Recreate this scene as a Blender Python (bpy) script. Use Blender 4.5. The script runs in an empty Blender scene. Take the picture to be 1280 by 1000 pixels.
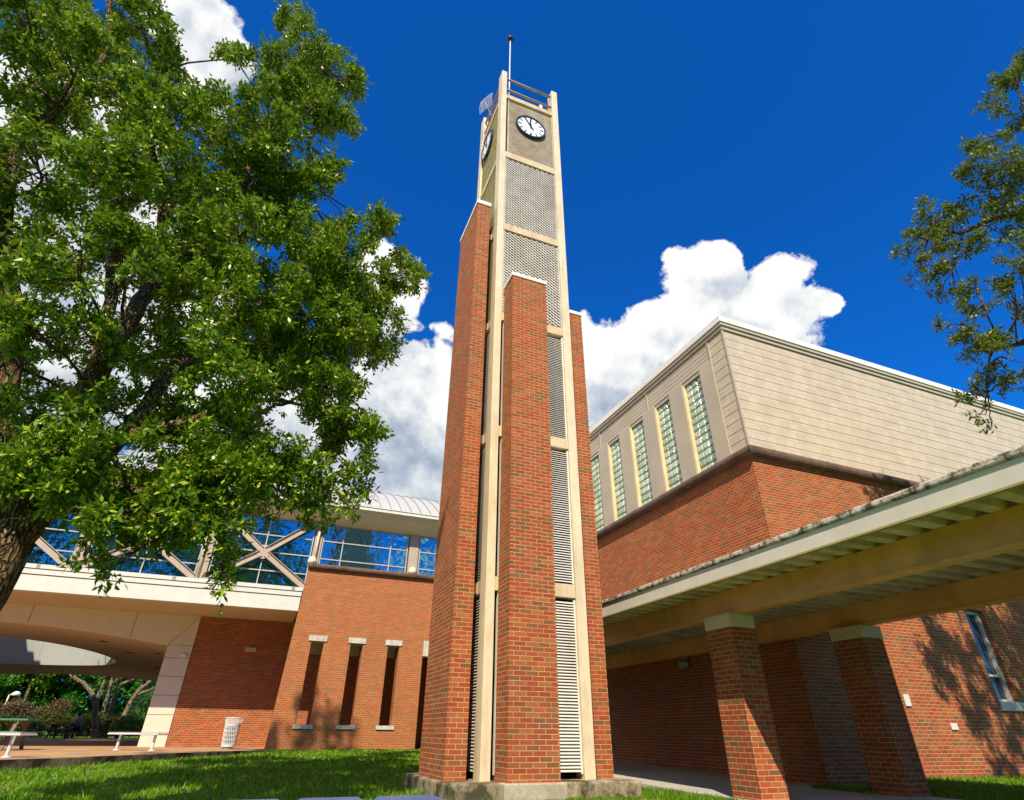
import bpy, bmesh, math, random
import numpy as np
from mathutils import Vector, Matrix, Quaternion

random.seed(7)
RNG = np.random.default_rng(11)
C = bpy.context.scene.collection
UP = 0.82                      # height of the camera above the lawn; everything is lifted by this at the end

# ------------------------------------------------------------------ camera geometry
F = 691.134
RM = np.array([[0.9262488928493773, -0.37680834590191636, 0.008857705908693423],
               [0.20150405774792246, 0.4751919791559514, -0.856497926242073],
               [0.31852645605416385, 0.795115119592447, 0.5160744552766235]])

def ray(x, y):
    d = RM.T @ np.array([x - 640.0, y - 500.0, F])
    return d / np.linalg.norm(d)

def dirh(x, y):                # direction of horizontal length one
    d = ray(x, y)
    return d / math.hypot(d[0], d[1])

# ------------------------------------------------------------------ materials
class NT:
    def __init__(self, tree):
        self.t = tree; self.t.nodes.clear()
    def n(self, typ, ins=None, **props):
        nd = self.t.nodes.new(typ)
        for k, v in props.items(): setattr(nd, k, v)
        if ins:
            for k, v in ins.items():
                s = nd.inputs[k]
                if isinstance(v, bpy.types.NodeSocket): self.t.links.new(v, s)
                else: s.default_value = v
        return nd
    def math(self, op, a, b=None, c=None, clamp=False):
        ins = {0: a}
        if b is not None: ins[1] = b
        if c is not None: ins[2] = c
        return self.n('ShaderNodeMath', ins, operation=op, use_clamp=clamp).outputs[0]
    def vmath(self, op, a, b=None, out=0):
        ins = {0: a}
        if b is not None: ins[1] = b
        return self.n('ShaderNodeVectorMath', ins, operation=op).outputs[out]
    def mix(self, f, a, b, blend='MIX'):
        nd = self.n('ShaderNodeMix', data_type='RGBA', blend_type=blend)
        for s, v in ((nd.inputs[0], f), (nd.inputs[6], a), (nd.inputs[7], b)):
            if isinstance(v, bpy.types.NodeSocket): self.t.links.new(v, s)
            else: s.default_value = v if not isinstance(v, tuple) or len(v) == 4 else (*v, 1)
        return nd.outputs[2]
    def ramp(self, f, stops, interp='LINEAR'):
        nd = self.n('ShaderNodeValToRGB', {0: f}); cr = nd.color_ramp; cr.interpolation = interp
        while len(cr.elements) < len(stops): cr.elements.new(0.5)
        for e, (p, c) in zip(cr.elements, stops):
            e.position = p; e.color = (*c, 1) if len(c) == 3 else c
        return nd.outputs[0]
    def noise(self, vec, scale, detail=4, rough=0.55, **k):
        nd = self.n('ShaderNodeTexNoise', {'Scale': scale, 'Detail': detail, 'Roughness': rough}, **k)
        if vec is not None: self.t.links.new(vec, nd.inputs['Vector'])
        return nd.outputs[0]
    def map(self, v, a, b, c=0.0, d=1.0):
        nd = self.n('ShaderNodeMapRange', {0: v, 1: a, 2: b, 3: c, 4: d}); nd.clamp = True
        return nd.outputs[0]

def newmat(name):
    m = bpy.data.materials.new(name); m.use_nodes = True
    return m, NT(m.node_tree)

def finish(t, bsdf):
    t.n('ShaderNodeOutputMaterial', {'Surface': bsdf})

def wallcoord(t):
    """(along the wall, height) from the world position, for walls facing either axis"""
    g = t.n('ShaderNodeNewGeometry')
    p = t.n('ShaderNodeSeparateXYZ', {0: g.outputs['Position']})
    nn = t.n('ShaderNodeSeparateXYZ', {0: g.outputs['True Normal']})
    ax = t.math('ABSOLUTE', nn.outputs[0]); ay = t.math('ABSOLUTE', nn.outputs[1])
    isx = t.math('GREATER_THAN', ax, ay)
    u = t.n('ShaderNodeMix', {0: isx, 2: p.outputs[0], 3: p.outputs[1]}).outputs[0]
    v = t.n('ShaderNodeCombineXYZ', {0: u, 1: p.outputs[2], 2: 0.0}).outputs[0]
    return v, g.outputs['Position'], p

def m_brick(name, dark=0.0, warm=0.0):
    m, t = newmat(name)
    v, pos, p = wallcoord(t)
    wob = t.n('ShaderNodeTexNoise', {'Vector': pos, 'Scale': 9.0, 'Detail': 2}).outputs[1]
    off = t.vmath('SUBTRACT', wob, (0.5, 0.5, 0.5))
    v2 = t.vmath('ADD', v, t.n('ShaderNodeVectorMath', {0: off, 3: 0.007}, operation='SCALE').outputs[0])
    b = t.n('ShaderNodeTexBrick', {'Vector': v2, 'Color1': (0, 0, 0, 1), 'Color2': (1, 1, 1, 1), 'Mortar': (0.5, 0.5, 0.5, 1), 'Scale': 1.0,
                                   'Mortar Size': 0.0058, 'Mortar Smooth': 0.25, 'Bias': 0.0, 'Brick Width': 0.2032, 'Row Height': 0.0677}, offset=0.5)
    b.squash = 1.0
    col = t.ramp(b.outputs[0], [(0.0, (0.15, 0.075, 0.035)), (0.13, (0.21, 0.095, 0.04)), (0.2, (0.27, 0.095, 0.038)), (0.25, (0.28, 0.050, 0.020)), (0.45, (0.38, 0.072, 0.026)),
                                (0.6, (0.32, 0.058, 0.022)), (0.74, (0.38, 0.092, 0.032)), (0.88, (0.37, 0.13, 0.042)), (0.94, (0.32, 0.115, 0.046)), (1.0, (0.31, 0.062, 0.024))])
    n1 = t.noise(pos, 35, 3)
    col = t.mix(t.map(n1, 0.35, 0.75, 0.0, 0.45), col, (0.24, 0.07, 0.024))
    n2 = t.noise(t.vmath('MULTIPLY', pos, (1, 1, .45)), 1.6, 6, 0.62)
    n3 = t.noise(t.vmath('MULTIPLY', pos, (1, 1, .06)), 5.0, 5, 0.6)
    col = t.mix(t.map(n3, 0.58, 0.78, 0.0, 0.45), col, (0.20, 0.075, 0.035))
    col = t.mix(t.map(n2, 0.55, 0.8, 0.0, 0.5), col, (0.17, 0.07, 0.045))          # weathered dark patches
    if warm: col = t.mix(warm, col, (0.50, 0.20, 0.07))
    mort = t.mix(t.map(t.noise(pos, 3.0, 4), 0.3, 0.7), (0.60, 0.36, 0.155), (0.42, 0.24, 0.10))
    c = t.mix(b.outputs[1], col, mort)
    h = t.math('MULTIPLY_ADD', b.outputs[1], -1.0, t.math('MULTIPLY', t.noise(pos, 90, 3), 0.35))
    bump = t.n('ShaderNodeBump', {'Height': h, 'Distance': 0.006, 'Strength': 0.9}).outputs[0]
    s = t.n('ShaderNodeBsdfPrincipled', {'Base Color': c, 'Roughness': 0.88, 'Normal': bump, 'Specular IOR Level': 0.25})
    finish(t, s.outputs[0]); return m

def m_plain(name, col, rough=0.5, metal=0.0, var=0.12, scale=4.0, stain=None, stain_amt=0.0, stain_scale=1.5, bump=0.0, spec=0.4):
    m, t = newmat(name)
    g = t.n('ShaderNodeNewGeometry'); pos = g.outputs['Position']
    n = t.noise(pos, scale, 5, 0.6)
    lo = tuple(c * (1 - var) for c in col); hi = tuple(min(1, c * (1 + var)) for c in col)
    c = t.mix(t.map(n, 0.3, 0.7), lo, hi)
    if stain:
        st = t.vmath('MULTIPLY', pos, (1, 1, 0.25))
        c = t.mix(t.map(t.noise(st, stain_scale, 6, 0.65), 0.48, 0.72, 0, stain_amt), c, stain)
    ins = {'Base Color': c, 'Roughness': rough, 'Metallic': metal, 'Specular IOR Level': spec}
    if bump:
        ins['Normal'] = t.n('ShaderNodeBump', {'Height': t.noise(pos, scale * 8, 5, 0.65), 'Distance': bump, 'Strength': 0.8}).outputs[0]
    s = t.n('ShaderNodeBsdfPrincipled', ins)
    finish(t, s.outputs[0]); return m

def m_glass_mirror(name, tint):
    m, t = newmat(name)
    g = t.n('ShaderNodeNewGeometry')
    wav = t.noise(g.outputs['Position'], 1.7, 3)
    bump = t.n('ShaderNodeBump', {'Height': wav, 'Distance': 0.035, 'Strength': 0.6}).outputs[0]
    gl = t.n('ShaderNodeBsdfGlossy', {'Color': (*tint, 1), 'Roughness': 0.01, 'Normal': bump})
    df = t.n('ShaderNodeBsdfDiffuse', {'Color': (0.015, 0.06, 0.075, 1)})
    s = t.n('ShaderNodeMixShader', {0: 0.78, 1: df.outputs[0], 2: gl.outputs[0]})
    finish(t, s.outputs[0]); return m

def m_leaf(name, cols, trans=0.35, rough=0.45, size_noise=1.2):
    m, t = newmat(name)
    g = t.n('ShaderNodeNewGeometry')
    r = g.outputs['Random Per Island']
    col = t.ramp(r, [(i / (len(cols) - 1), c) for i, c in enumerate(cols)])
    big = t.noise(g.outputs['Position'], size_noise, 3)
    col = t.mix(t.map(big, 0.4, 0.72, 0.0, 0.35), col, cols[1])
    d = t.n('ShaderNodeBsdfPrincipled', {'Base Color': col, 'Roughness': rough, 'Specular IOR Level': 0.35})
    tc = t.mix(0.5, col, (0.20, 0.30, 0.02))
    tr = t.n('ShaderNodeBsdfTranslucent', {'Color': tc})
    s = t.n('ShaderNodeMixShader', {0: trans, 1: d.outputs[0], 2: tr.outputs[0]})
    finish(t, s.outputs[0]); return m

def m_bark(name, c1, c2, scale=1.0):
    m, t = newmat(name)
    g = t.n('ShaderNodeNewGeometry'); pos = g.outputs['Position']
    st = t.vmath('MULTIPLY', pos, (1, 1, 0.16))
    wv = t.n('ShaderNodeVectorMath', {0: t.n('ShaderNodeTexNoise', {'Vector': pos, 'Scale': 5.0, 'Detail': 4.0}).outputs[1], 3: .12}, operation='SCALE').outputs[0]
    v = t.n('ShaderNodeTexVoronoi', {'Vector': t.vmath('ADD', st, wv), 'Scale': 26.0 * scale}, feature='DISTANCE_TO_EDGE').outputs[0]
    n = t.noise(st, 14 * scale, 6, 0.7)
    h = t.math('ADD', t.map(v, 0, 0.25), t.math('MULTIPLY', n, 0.8))
    c = t.ramp(t.math('MULTIPLY', h, 0.6), [(0.15, c1), (0.8, c2)])
    bump = t.n('ShaderNodeBump', {'Height': h, 'Distance': 0.03, 'Strength': 1.0}).outputs[0]
    s = t.n('ShaderNodeBsdfPrincipled', {'Base Color': c, 'Roughness': 0.95, 'Normal': bump, 'Specular IOR Level': 0.1})
    finish(t, s.outputs[0]); return m

def m_lawn():
    m, t = newmat('lawn_turf')
    g = t.n('ShaderNodeNewGeometry'); pos = g.outputs['Position']
    a = t.noise(pos, 0.9, 5, 0.65); b = t.noise(pos, 30, 4, 0.7)
    c = t.ramp(b, [(0.25, (0.04, 0.11, 0.004)), (0.55, (0.12, 0.26, 0.008)), (0.8, (0.24, 0.36, 0.015))])
    c = t.mix(t.map(a, 0.4, 0.7, 0, 0.5), c, (0.16, 0.22, 0.014))
    bump = t.n('ShaderNodeBump', {'Height': b, 'Distance': 0.04, 'Strength': 1.0}).outputs[0]
    s = t.n('ShaderNodeBsdfPrincipled', {'Base Color': c, 'Roughness': 0.95, 'Normal': bump, 'Specular IOR Level': 0.1})
    finish(t, s.outputs[0]); return m

def m_paver():
    m, t = newmat('plaza_pavers')
    g = t.n('ShaderNodeNewGeometry'); pos = g.outputs['Position']
    b = t.n('ShaderNodeTexBrick', {'Vector': pos, 'Color1': (0.40, 0.22, 0.11, 1), 'Color2': (0.50, 0.32, 0.16, 1), 'Mortar': (0.20, 0.13, 0.08, 1), 'Scale': 1.0,
                                   'Mortar Size': 0.006, 'Brick Width': 0.61, 'Row Height': 0.61})
    c = t.mix(t.map(t.noise(pos, 2.0, 6, 0.65), 0.4, 0.75, 0, 0.6), b.outputs[0], (0.20, 0.13, 0.085))
    s = t.n('ShaderNodeBsdfPrincipled', {'Base Color': c, 'Roughness': 0.85, 'Specular IOR Level': 0.2})
    finish(t, s.outputs[0]); return m

def m_concrete(name, col, mold, amt, scale=3.0, lo=0.42, hi=0.68):
    m, t = newmat(name)
    g = t.n('ShaderNodeNewGeometry'); pos = g.outputs['Position']
    n = t.noise(pos, 14, 6, 0.7); big = t.noise(pos, scale, 7, 0.7)
    c = t.mix(t.map(n, 0.3, 0.7), tuple(x * .8 for x in col), tuple(min(1, x * 1.15) for x in col))
    c = t.mix(t.map(big, lo, hi, 0, amt), c, mold)
    bump = t.n('ShaderNodeBump', {'Height': t.noise(pos, 60, 6, 0.7), 'Distance': 0.008, 'Strength': 0.8}).outputs[0]
    s = t.n('ShaderNodeBsdfPrincipled', {'Base Color': c, 'Roughness': 0.9, 'Normal': bump, 'Specular IOR Level': 0.2})
    finish(t, s.outputs[0]); return m

def m_shingle(name):
    """tan metal wall panels: a faint tone per panel and thin upright seams"""
    m, t = newmat(name)
    v, pos, p = wallcoord(t)
    b = t.n('ShaderNodeTexBrick', {'Vector': v, 'Color1': (0, 0, 0, 1), 'Color2': (1, 1, 1, 1), 'Mortar': (0, 0, 0, 1), 'Scale': 1.0, 'Mortar Size': 0.004, 'Mortar Smooth': 0.3,
                                   'Brick Width': 0.305, 'Row Height': 0.27})
    c = t.mix(b.outputs[0], (0.48, 0.40, 0.29), (0.56, 0.465, 0.34))
    c = t.mix(t.map(t.noise(t.vmath('MULTIPLY', pos, (1, 1, .3)), 2.5, 5), 0.4, 0.75, 0, 0.25), c, (0.34, 0.28, 0.21))
    c = t.mix(t.math('MULTIPLY', b.outputs[1], 0.6), c, (0.20, 0.16, 0.11))
    bump = t.n('ShaderNodeBump', {'Height': b.outputs[0], 'Distance': 0.004, 'Strength': 0.25}).outputs[0]
    s = t.n('ShaderNodeBsdfPrincipled', {'Base Color': c, 'Roughness': 0.42, 'Specular IOR Level': 0.4, 'Normal': bump})
    finish(t, s.outputs[0]); return m

def m_block():
    m, t = newmat('glass_block')
    g = t.n('ShaderNodeNewGeometry')
    r = g.outputs['Random Per Island']
    c = t.ramp(r, [(0, (0.26, 0.36, 0.25)), (0.5, (0.40, 0.50, 0.36)), (1, (0.58, 0.64, 0.50))])
    bump = t.n('ShaderNodeBump', {'Height': t.noise(g.outputs['Position'], 14, 2), 'Distance': 0.02, 'Strength': 0.7}).outputs[0]
    s = t.n('ShaderNodeBsdfPrincipled', {'Base Color': c, 'Roughness': 0.12, 'Specular IOR Level': 0.9, 'Normal': bump, 'Coat Weight': 0.5, 'Coat Roughness': 0.05})
    finish(t, s.outputs[0]); return m

M = {}
M['brick'] = m_brick('brick_tower'); M['brick_hall'] = m_brick('brick_hall'); M['brick_screen'] = m_brick('brick_screen', warm=0.22)
M['cream'] = m_plain('cream_steel', (0.68, 0.57, 0.39), 0.5, var=0.07, stain=(0.40, 0.29, 0.15), stain_amt=0.65, stain_scale=3.0, spec=0.4)
M['cream_beam'] = m_plain('cream_beam', (0.60, 0.48, 0.30), 0.55, var=0.08, stain=(0.42, 0.22, 0.06), stain_amt=0.7, stain_scale=2.5)
M['louver'] = m_plain('louver_metal', (0.72, 0.69, 0.62), 0.45, var=0.08, stain=(0.45, 0.41, 0.22), stain_amt=0.45, stain_scale=2)
M['mesh_panel'] = m_plain('reflection_patched_louver', (0.44, 0.36, 0.25), 0.6, var=0.2, stain=(0.68, 0.64, 0.56), stain_amt=0.6, stain_scale=1.2)  # brown louver; the stain colour paints pale reflected patches onto it
M['coping'] = m_plain('coping', (0.74, 0.71, 0.66), 0.6, var=0.08)
M['white'] = m_plain('white_paint', (0.60, 0.60, 0.54), 0.5, var=0.05, stain=(0.5, 0.47, 0.4), stain_amt=0.25)
M['ivory'] = m_plain('ivory_stucco', (0.66, 0.58, 0.45), 0.8, var=0.05, bump=0.003)
M['soffit'] = m_plain('tan_soffit', (0.52, 0.40, 0.26), 0.8, var=0.04)
M['roofmetal'] = m_plain('white_metal_roof', (0.47, 0.465, 0.44), 0.4, 0.0, var=0.05)
M['trussmetal'] = m_plain('taupe_steel', (0.42, 0.34, 0.27), 0.45, var=0.06)
M['mull'] = m_plain('pale_mullion', (0.44, 0.41, 0.36), 0.4, var=0.04)
M['dark'] = m_plain('interior_shade', (0.012, 0.011, 0.01), 0.9)
M['joint'] = m_plain('dark_joint', (0.10, 0.075, 0.05), 0.9)
M['glass'] = m_glass_mirror('reflective_glass', (0.17, 0.40, 0.46))
M['taupe'] = m_plain('taupe_strand', (0.54, 0.50, 0.43), 0.5, var=0.15, stain=(0.30, 0.21, 0.13), stain_amt=0.5, stain_scale=1.4)
M['seammetal'] = m_plain('seam_metal', (0.33, 0.325, 0.31), 0.4, 0.0, var=0.05)
M['dimglass'] = m_plain('dim_glass', (0.03, 0.045, 0.06), 0.05, 0.0, var=0.1, spec=0.9)
M['shingle'] = m_shingle('metal_shingle')
M['tanmetal'] = m_plain('tan_metal', (0.44, 0.37, 0.275), 0.42, var=0.08, scale=1.2)
M['ledge'] = m_concrete('brown_ledge', (0.16, 0.10, 0.075), (0.05, 0.035, 0.03), 0.8, 2.5)
M['block'] = m_block()
M['blockjoint'] = m_plain('block_joint', (0.36, 0.42, 0.20), 0.7)
M['jamb'] = m_plain('cream_jamb', (0.68, 0.55, 0.32), 0.5)
M['slab'] = m_concrete('slab_concrete', (0.42, 0.34, 0.22), (0.045, 0.042, 0.02), 0.95, 2.2, 0.38, 0.56)
M['slabnew'] = m_concrete('pale_slab_concrete', (0.46, 0.40, 0.30), (0.20, 0.16, 0.10), 0.6, 3)
M['curb'] = m_concrete('curb_concrete', (0.34, 0.27, 0.18), (0.035, 0.026, 0.018), 0.97, 1.3, 0.38, 0.58)
M['walk'] = m_concrete('walk_concrete', (0.46, 0.43, 0.38), (0.28, 0.25, 0.21), 0.6, 1.2)
M['stone'] = m_concrete('cast_stone', (0.56, 0.53, 0.47), (0.24, 0.22, 0.19), 0.7, 5)
M['gutterstone'] = m_concrete('lichened_edge', (0.60, 0.54, 0.46), (0.06, 0.042, 0.034), 0.92, 7.5, 0.44, 0.58)
M['fascia'] = m_plain('pale_fascia', (0.62, 0.575, 0.50), 0.5, var=0.05, stain=(0.42, 0.44, 0.36), stain_amt=0.4)
M['drip'] = m_plain('yellow_drip', (0.34, 0.29, 0.10), 0.6)
M['deck'] = m_plain('grey_green_deck', (0.64, 0.54, 0.42), 0.55, var=0.2, stain=(0.10, 0.09, 0.05), stain_amt=0.6, stain_scale=2)
M['beam'] = m_plain('ochre_beam', (0.74, 0.37, 0.15), 0.5, var=0.15, scale=2, stain=(0.46, 0.23, 0.08), stain_amt=0.5, stain_scale=1.2)
M['cap'] = m_plain('olive_cream_cap', (0.64, 0.52, 0.34), 0.7, var=0.08)
M['leaf'] = m_leaf('oak_leaf', [(0.016, 0.08, 0.005), (0.09, 0.215, 0.010), (0.26, 0.39, 0.016), (0.50, 0.53, 0.04)], 0.28, rough=0.35)
M['leaf2'] = m_leaf('small_oak_leaf', [(0.03, 0.07, 0.010), (0.09, 0.15, 0.016), (0.17, 0.22, 0.026), (0.30, 0.26, 0.05)], 0.3)
M['leaf_bg'] = m_leaf('green_leaf', [(0.006, 0.06, 0.004), (0.02, 0.16, 0.008), (0.05, 0.24, 0.012), (0.09, 0.29, 0.018)], 0.25, size_noise=0.5)
M['leaf_lime'] = m_leaf('lime_leaf', [(0.04, 0.10, 0.008), (0.09, 0.18, 0.015), (0.15, 0.24, 0.02), (0.20, 0.26, 0.03)], 0.3)
M['leaf_pink'] = m_leaf('rusty_leaf', [(0.05, 0.06, 0.015), (0.14, 0.09, 0.04), (0.20, 0.10, 0.07), (0.26, 0.14, 0.10)], 0.2)
M['leaf_hedge'] = m_leaf('hedge_leaf', [(0.03, 0.05, 0.008), (0.06, 0.09, 0.012), (0.10, 0.11, 0.015), (0.12, 0.10, 0.02)], 0.2)
M['leaf_palm'] = m_leaf('palm_leaf', [(0.03, 0.11, 0.015), (0.06, 0.17, 0.03), (0.10, 0.22, 0.05)], 0.25)
M['bark'] = m_bark('oak_bark', (0.025, 0.015, 0.008), (0.30, 0.19, 0.105))
M['olive'] = m_plain('olive_louver', (0.42, 0.37, 0.16), 0.55, var=0.12)
M['bark_bg'] = m_bark('pale_bark', (0.05, 0.035, 0.02), (0.36, 0.28, 0.19), 0.5)
M['lawn'] = m_lawn(); M['paver'] = m_paver()
M['blade'] = m_leaf('grass_blade', [(0.02, 0.10, 0.002), (0.08, 0.25, 0.005), (0.20, 0.38, 0.010), (0.36, 0.46, 0.03)], 0.45, size_noise=0.9)
M['canwhite'] = m_plain('white_can_metal', (0.56, 0.56, 0.54), 0.35, var=0.03)
M['bluepaint'] = m_plain('blue_vinyl', (0.045, 0.135, 0.30), 0.3, var=0.1, scale=8)
M['greenpaint'] = m_plain('green_plank', (0.03, 0.17, 0.13), 0.5, var=0.2)
M['wood'] = m_plain('brown_leg', (0.17, 0.10, 0.06), 0.7)
M['black'] = m_plain('black_paint', (0.008, 0.009, 0.008), 0.5)
M['greymetal'] = m_plain('grey_metal', (0.30, 0.31, 0.32), 0.4, 0.3)
M['clockface'] = m_plain('clock_face', (0.84, 0.84, 0.83), 0.4, var=0.02)
M['navy'] = m_plain('navy_rim', (0.02, 0.035, 0.06), 0.35)
M['rustpipe'] = m_plain('rusty_rail', (0.36, 0.24, 0.13), 0.6, var=0.25)
M['steel'] = m_plain('pale_steel', (0.62, 0.63, 0.64), 0.4, 0.2)
M['skin'] = m_plain('skin', (0.32, 0.17, 0.10), 0.6, var=0.03)
M['shirt'] = m_plain('grey_shirt', (0.22, 0.21, 0.24), 0.9, var=0.1)
M['shorts'] = m_plain('dark_shorts', (0.03, 0.03, 0.035), 0.9)
M['hair'] = m_plain('black_hair', (0.012, 0.009, 0.007), 0.7)
M['palewall'] = m_plain('pale_wall', (0.58, 0.50, 0.42), 0.8, var=0.25, scale=3)
M['shaft'] = m_plain('pale_grey_panel', (0.34, 0.355, 0.34), 0.5, var=0.04)
M['lampglass'] = m_plain('lamp_globe', (0.72, 0.71, 0.68), 0.35, var=0.03)

# ------------------------------------------------------------------ mesh helpers
class MB:
    def __init__(s): s.v = []; s.f = []
    def add(s, vs, fs):
        o = len(s.v); s.v += [tuple(map(float, p)) for p in vs]; s.f += [tuple(i + o for i in f) for f in fs]; return s
    def box(s, x0, x1, y0, y1, z0, z1):
        return s.add([(x0, y0, z0), (x1, y0, z0), (x1, y1, z0), (x0, y1, z0), (x0, y0, z1), (x1, y0, z1), (x1, y1, z1), (x0, y1, z1)],
                     [(0, 3, 2, 1), (4, 5, 6, 7), (0, 1, 5, 4), (1, 2, 6, 5), (2, 3, 7, 6), (3, 0, 4, 7)])
    def prism(s, poly, vec):
        """closed polygon (list of 3d points) extruded by vec"""
        n = len(poly); a = [Vector(p) for p in poly]; w = Vector(vec); b = [p + w for p in a]
        return s.add(a + b, [tuple(range(n))[::-1], tuple(range(n, 2 * n))] + [(i, (i + 1) % n, n + (i + 1) % n, n + i) for i in range(n)])
    def bar(s, p, q, w, h, up=(0, 0, 1)):
        p = Vector(p); q = Vector(q); d = (q - p).normalized(); u = Vector(up)
        if abs(d.dot(u)) > 0.98: u = Vector((0, 1, 0))
        r = d.cross(u).normalized() * (w / 2); u = r.cross(d).normalized() * (h / 2)
        c = [p - r - u, p + r - u, p + r + u, p - r + u]
        return s.prism(c, q - p)
    def tube(s, pts, rad, n=8, cap=True):
        pts = [Vector(p) for p in pts]; k = len(pts)
        if not hasattr(rad, '__len__'): rad = [rad] * k
        o = len(s.v); prev = None
        for i, p in enumerate(pts):
            d = (pts[min(i + 1, k - 1)] - pts[max(i - 1, 0)]).normalized()
            if prev is None:
                u = d.orthogonal().normalized()
            else:
                u = (prev - d * prev.dot(d)); u = u.normalized() if u.length > 1e-6 else d.orthogonal().normalized()
            prev = u; w = d.cross(u)
            for j in range(n):
                a = 2 * math.pi * j / n
                s.v.append(tuple(p + (u * math.cos(a) + w * math.sin(a)) * rad[i]))
        for i in range(k - 1):
            for j in range(n):
                a = o + i * n + j; b = o + i * n + (j + 1) % n
                s.f.append((a, b, b + n, a + n))
        if cap:
            s.f.append(tuple(o + j for j in range(n))[::-1]); s.f.append(tuple(o + (k - 1) * n + j for j in range(n)))
        return s
    def lathe(s, prof, c, n=24):
        """prof: list of (radius, z); about a vertical axis at c"""
        o = len(s.v); k = len(prof)
        for r, z in prof:
            for j in range(n):
                a = 2 * math.pi * j / n; s.v.append((c[0] + r * math.cos(a), c[1] + r * math.sin(a), c[2] + z))
        for i in range(k - 1):
            for j in range(n):
                a = o + i * n + j; b = o + i * n + (j + 1) % n
                s.f.append((a, b, b + n, a + n))
        s.f.append(tuple(o + j for j in range(n))[::-1]); s.f.append(tuple(o + (k - 1) * n + j for j in range(n)))
        return s
    def disc(s, c, nrm, r0, r1, t, n=48):
        """ring (r0>0) or disc (r0=0) of thickness t along nrm from c"""
        c = Vector(c); nrm = Vector(nrm).normalized(); u = Vector((0, 0, 1)); w = nrm.cross(u)
        P = lambda r, a, h: c + (w * math.cos(a) + u * math.sin(a)) * r + nrm * h
        A = [2 * math.pi * j / n for j in range(n)]
        if r0 <= 0:
            return s.prism([P(r1, a, 0) for a in A], nrm * t)
        vs = [P(r1, a, 0) for a in A] + [P(r1, a, t) for a in A] + [P(r0, a, t) for a in A] + [P(r0, a, 0) for a in A]
        fs = []
        for q in range(4):
            for j in range(n):
                k = (j + 1) % n; b = ((q + 1) % 4) * n
                fs.append((q * n + j, q * n + k, b + k, b + j))
        return s.add(vs, fs)
    def build(s, name, mat, parent=None, bevel=0.0, smooth=False, loc=None):
        me = bpy.data.meshes.new(name)
        off = Vector(loc) if loc is not None else (Vector(parent['_o']) if parent is not None else Vector((0, 0, 0)))
        me.from_pydata([tuple(Vector(p) - off) for p in s.v], [], s.f)
        bm = bmesh.new(); bm.from_mesh(me); bmesh.ops.recalc_face_normals(bm, faces=bm.faces); bm.to_mesh(me); bm.free()
        if smooth:
            me.polygons.foreach_set('use_smooth', [True] * len(me.polygons))
        me.materials.append(M[mat]); me.update()
        o = bpy.data.objects.new(name, me); C.objects.link(o)
        if parent is not None:
            o.parent = parent; o['_o'] = list(off)
        else:
            o.location = off; o['_o'] = list(off)
        if bevel:
            b = o.modifiers.new('edge', 'BEVEL'); b.width = bevel; b.segments = 2; b.limit_method = 'ANGLE'; b.angle_limit = math.radians(50); b.harden_normals = False
        return o

def quads(name, V, mat, parent=None, loc=None):
    """one mesh of separate quads (or triangles); V: n x k x 3 numpy"""
    n, k = V.shape[:2]
    off = np.array(loc if loc is not None else (parent['_o'] if parent is not None else (0, 0, 0)), float)
    me = bpy.data.meshes.new(name)
    me.vertices.add(n * k); me.vertices.foreach_set('co', (V.reshape(-1, 3) - off).astype(np.float32).ravel())
    me.loops.add(n * k); me.loops.foreach_set('vertex_index', np.arange(n * k, dtype=np.int32))
    me.polygons.add(n); me.polygons.foreach_set('loop_start', np.arange(0, n * k, k, dtype=np.int32))
    me.update(calc_edges=True); me.validate(); me.materials.append(M[mat])
    o = bpy.data.objects.new(name, me); C.objects.link(o)
    o['_o'] = list(off)
    if parent is not None: o.parent = parent
    else: o.location = off
    return o

def thing(name, label, cat, loc, group=None):
    o = bpy.data.objects.new(name, None); C.objects.link(o); o.location = loc; o['_o'] = [float(x) for x in loc]
    o.empty_display_size = 0.2
    o['label'] = label; o['category'] = cat
    if group: o['group'] = group
    return o
def tag(o, label, cat, group=None, kind=None):
    o['label'] = label; o['category'] = cat
    if group: o['group'] = group
    if kind: o['kind'] = kind
    return o
def struct(o, kind='structure'):
    o['kind'] = kind; return o

# ------------------------------------------------------------------ ground
def gz(x, y):
    z = -0.82 + 0.018 * min(max(y - 8.6, 0), 14.7)
    if x > 10.3: z += min((x - 10.3) * 0.12, 0.10)
    return z
def gzn(x, y):
    z = -0.82 + 0.018 * np.clip(y - 8.6, 0, 14.7)
    return z + np.where(x > 10.3, np.minimum((x - 10.3) * 0.12, 0.10), 0.0)

xs = sorted(set([-400, -120, -60, -30] + list(np.arange(-20, 10.2, 2.0)) + [10.3, 10.8, 11.13, 12, 14, 16, 18, 22, 30, 60, 120, 400]))
ys = sorted(set([-400, -120, -60, -30, -15, -6, 0] + list(np.arange(2, 8.5, 2)) + [8.6, 10, 12, 14, 16, 18, 20, 22, 23.3, 26, 30, 40, 60, 120, 250, 600]))
mb = MB(); nx = len(xs)
mb.v = [(float(x), float(y), gz(x, y)) for y in ys for x in xs]
mb.f = [(j * nx + i, j * nx + i + 1, (j + 1) * nx + i + 1, (j + 1) * nx + i) for j in range(len(ys) - 1) for i in range(nx - 1)]
struct(mb.build('lawn', 'lawn', loc=(0, 0, -0.82)))

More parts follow.
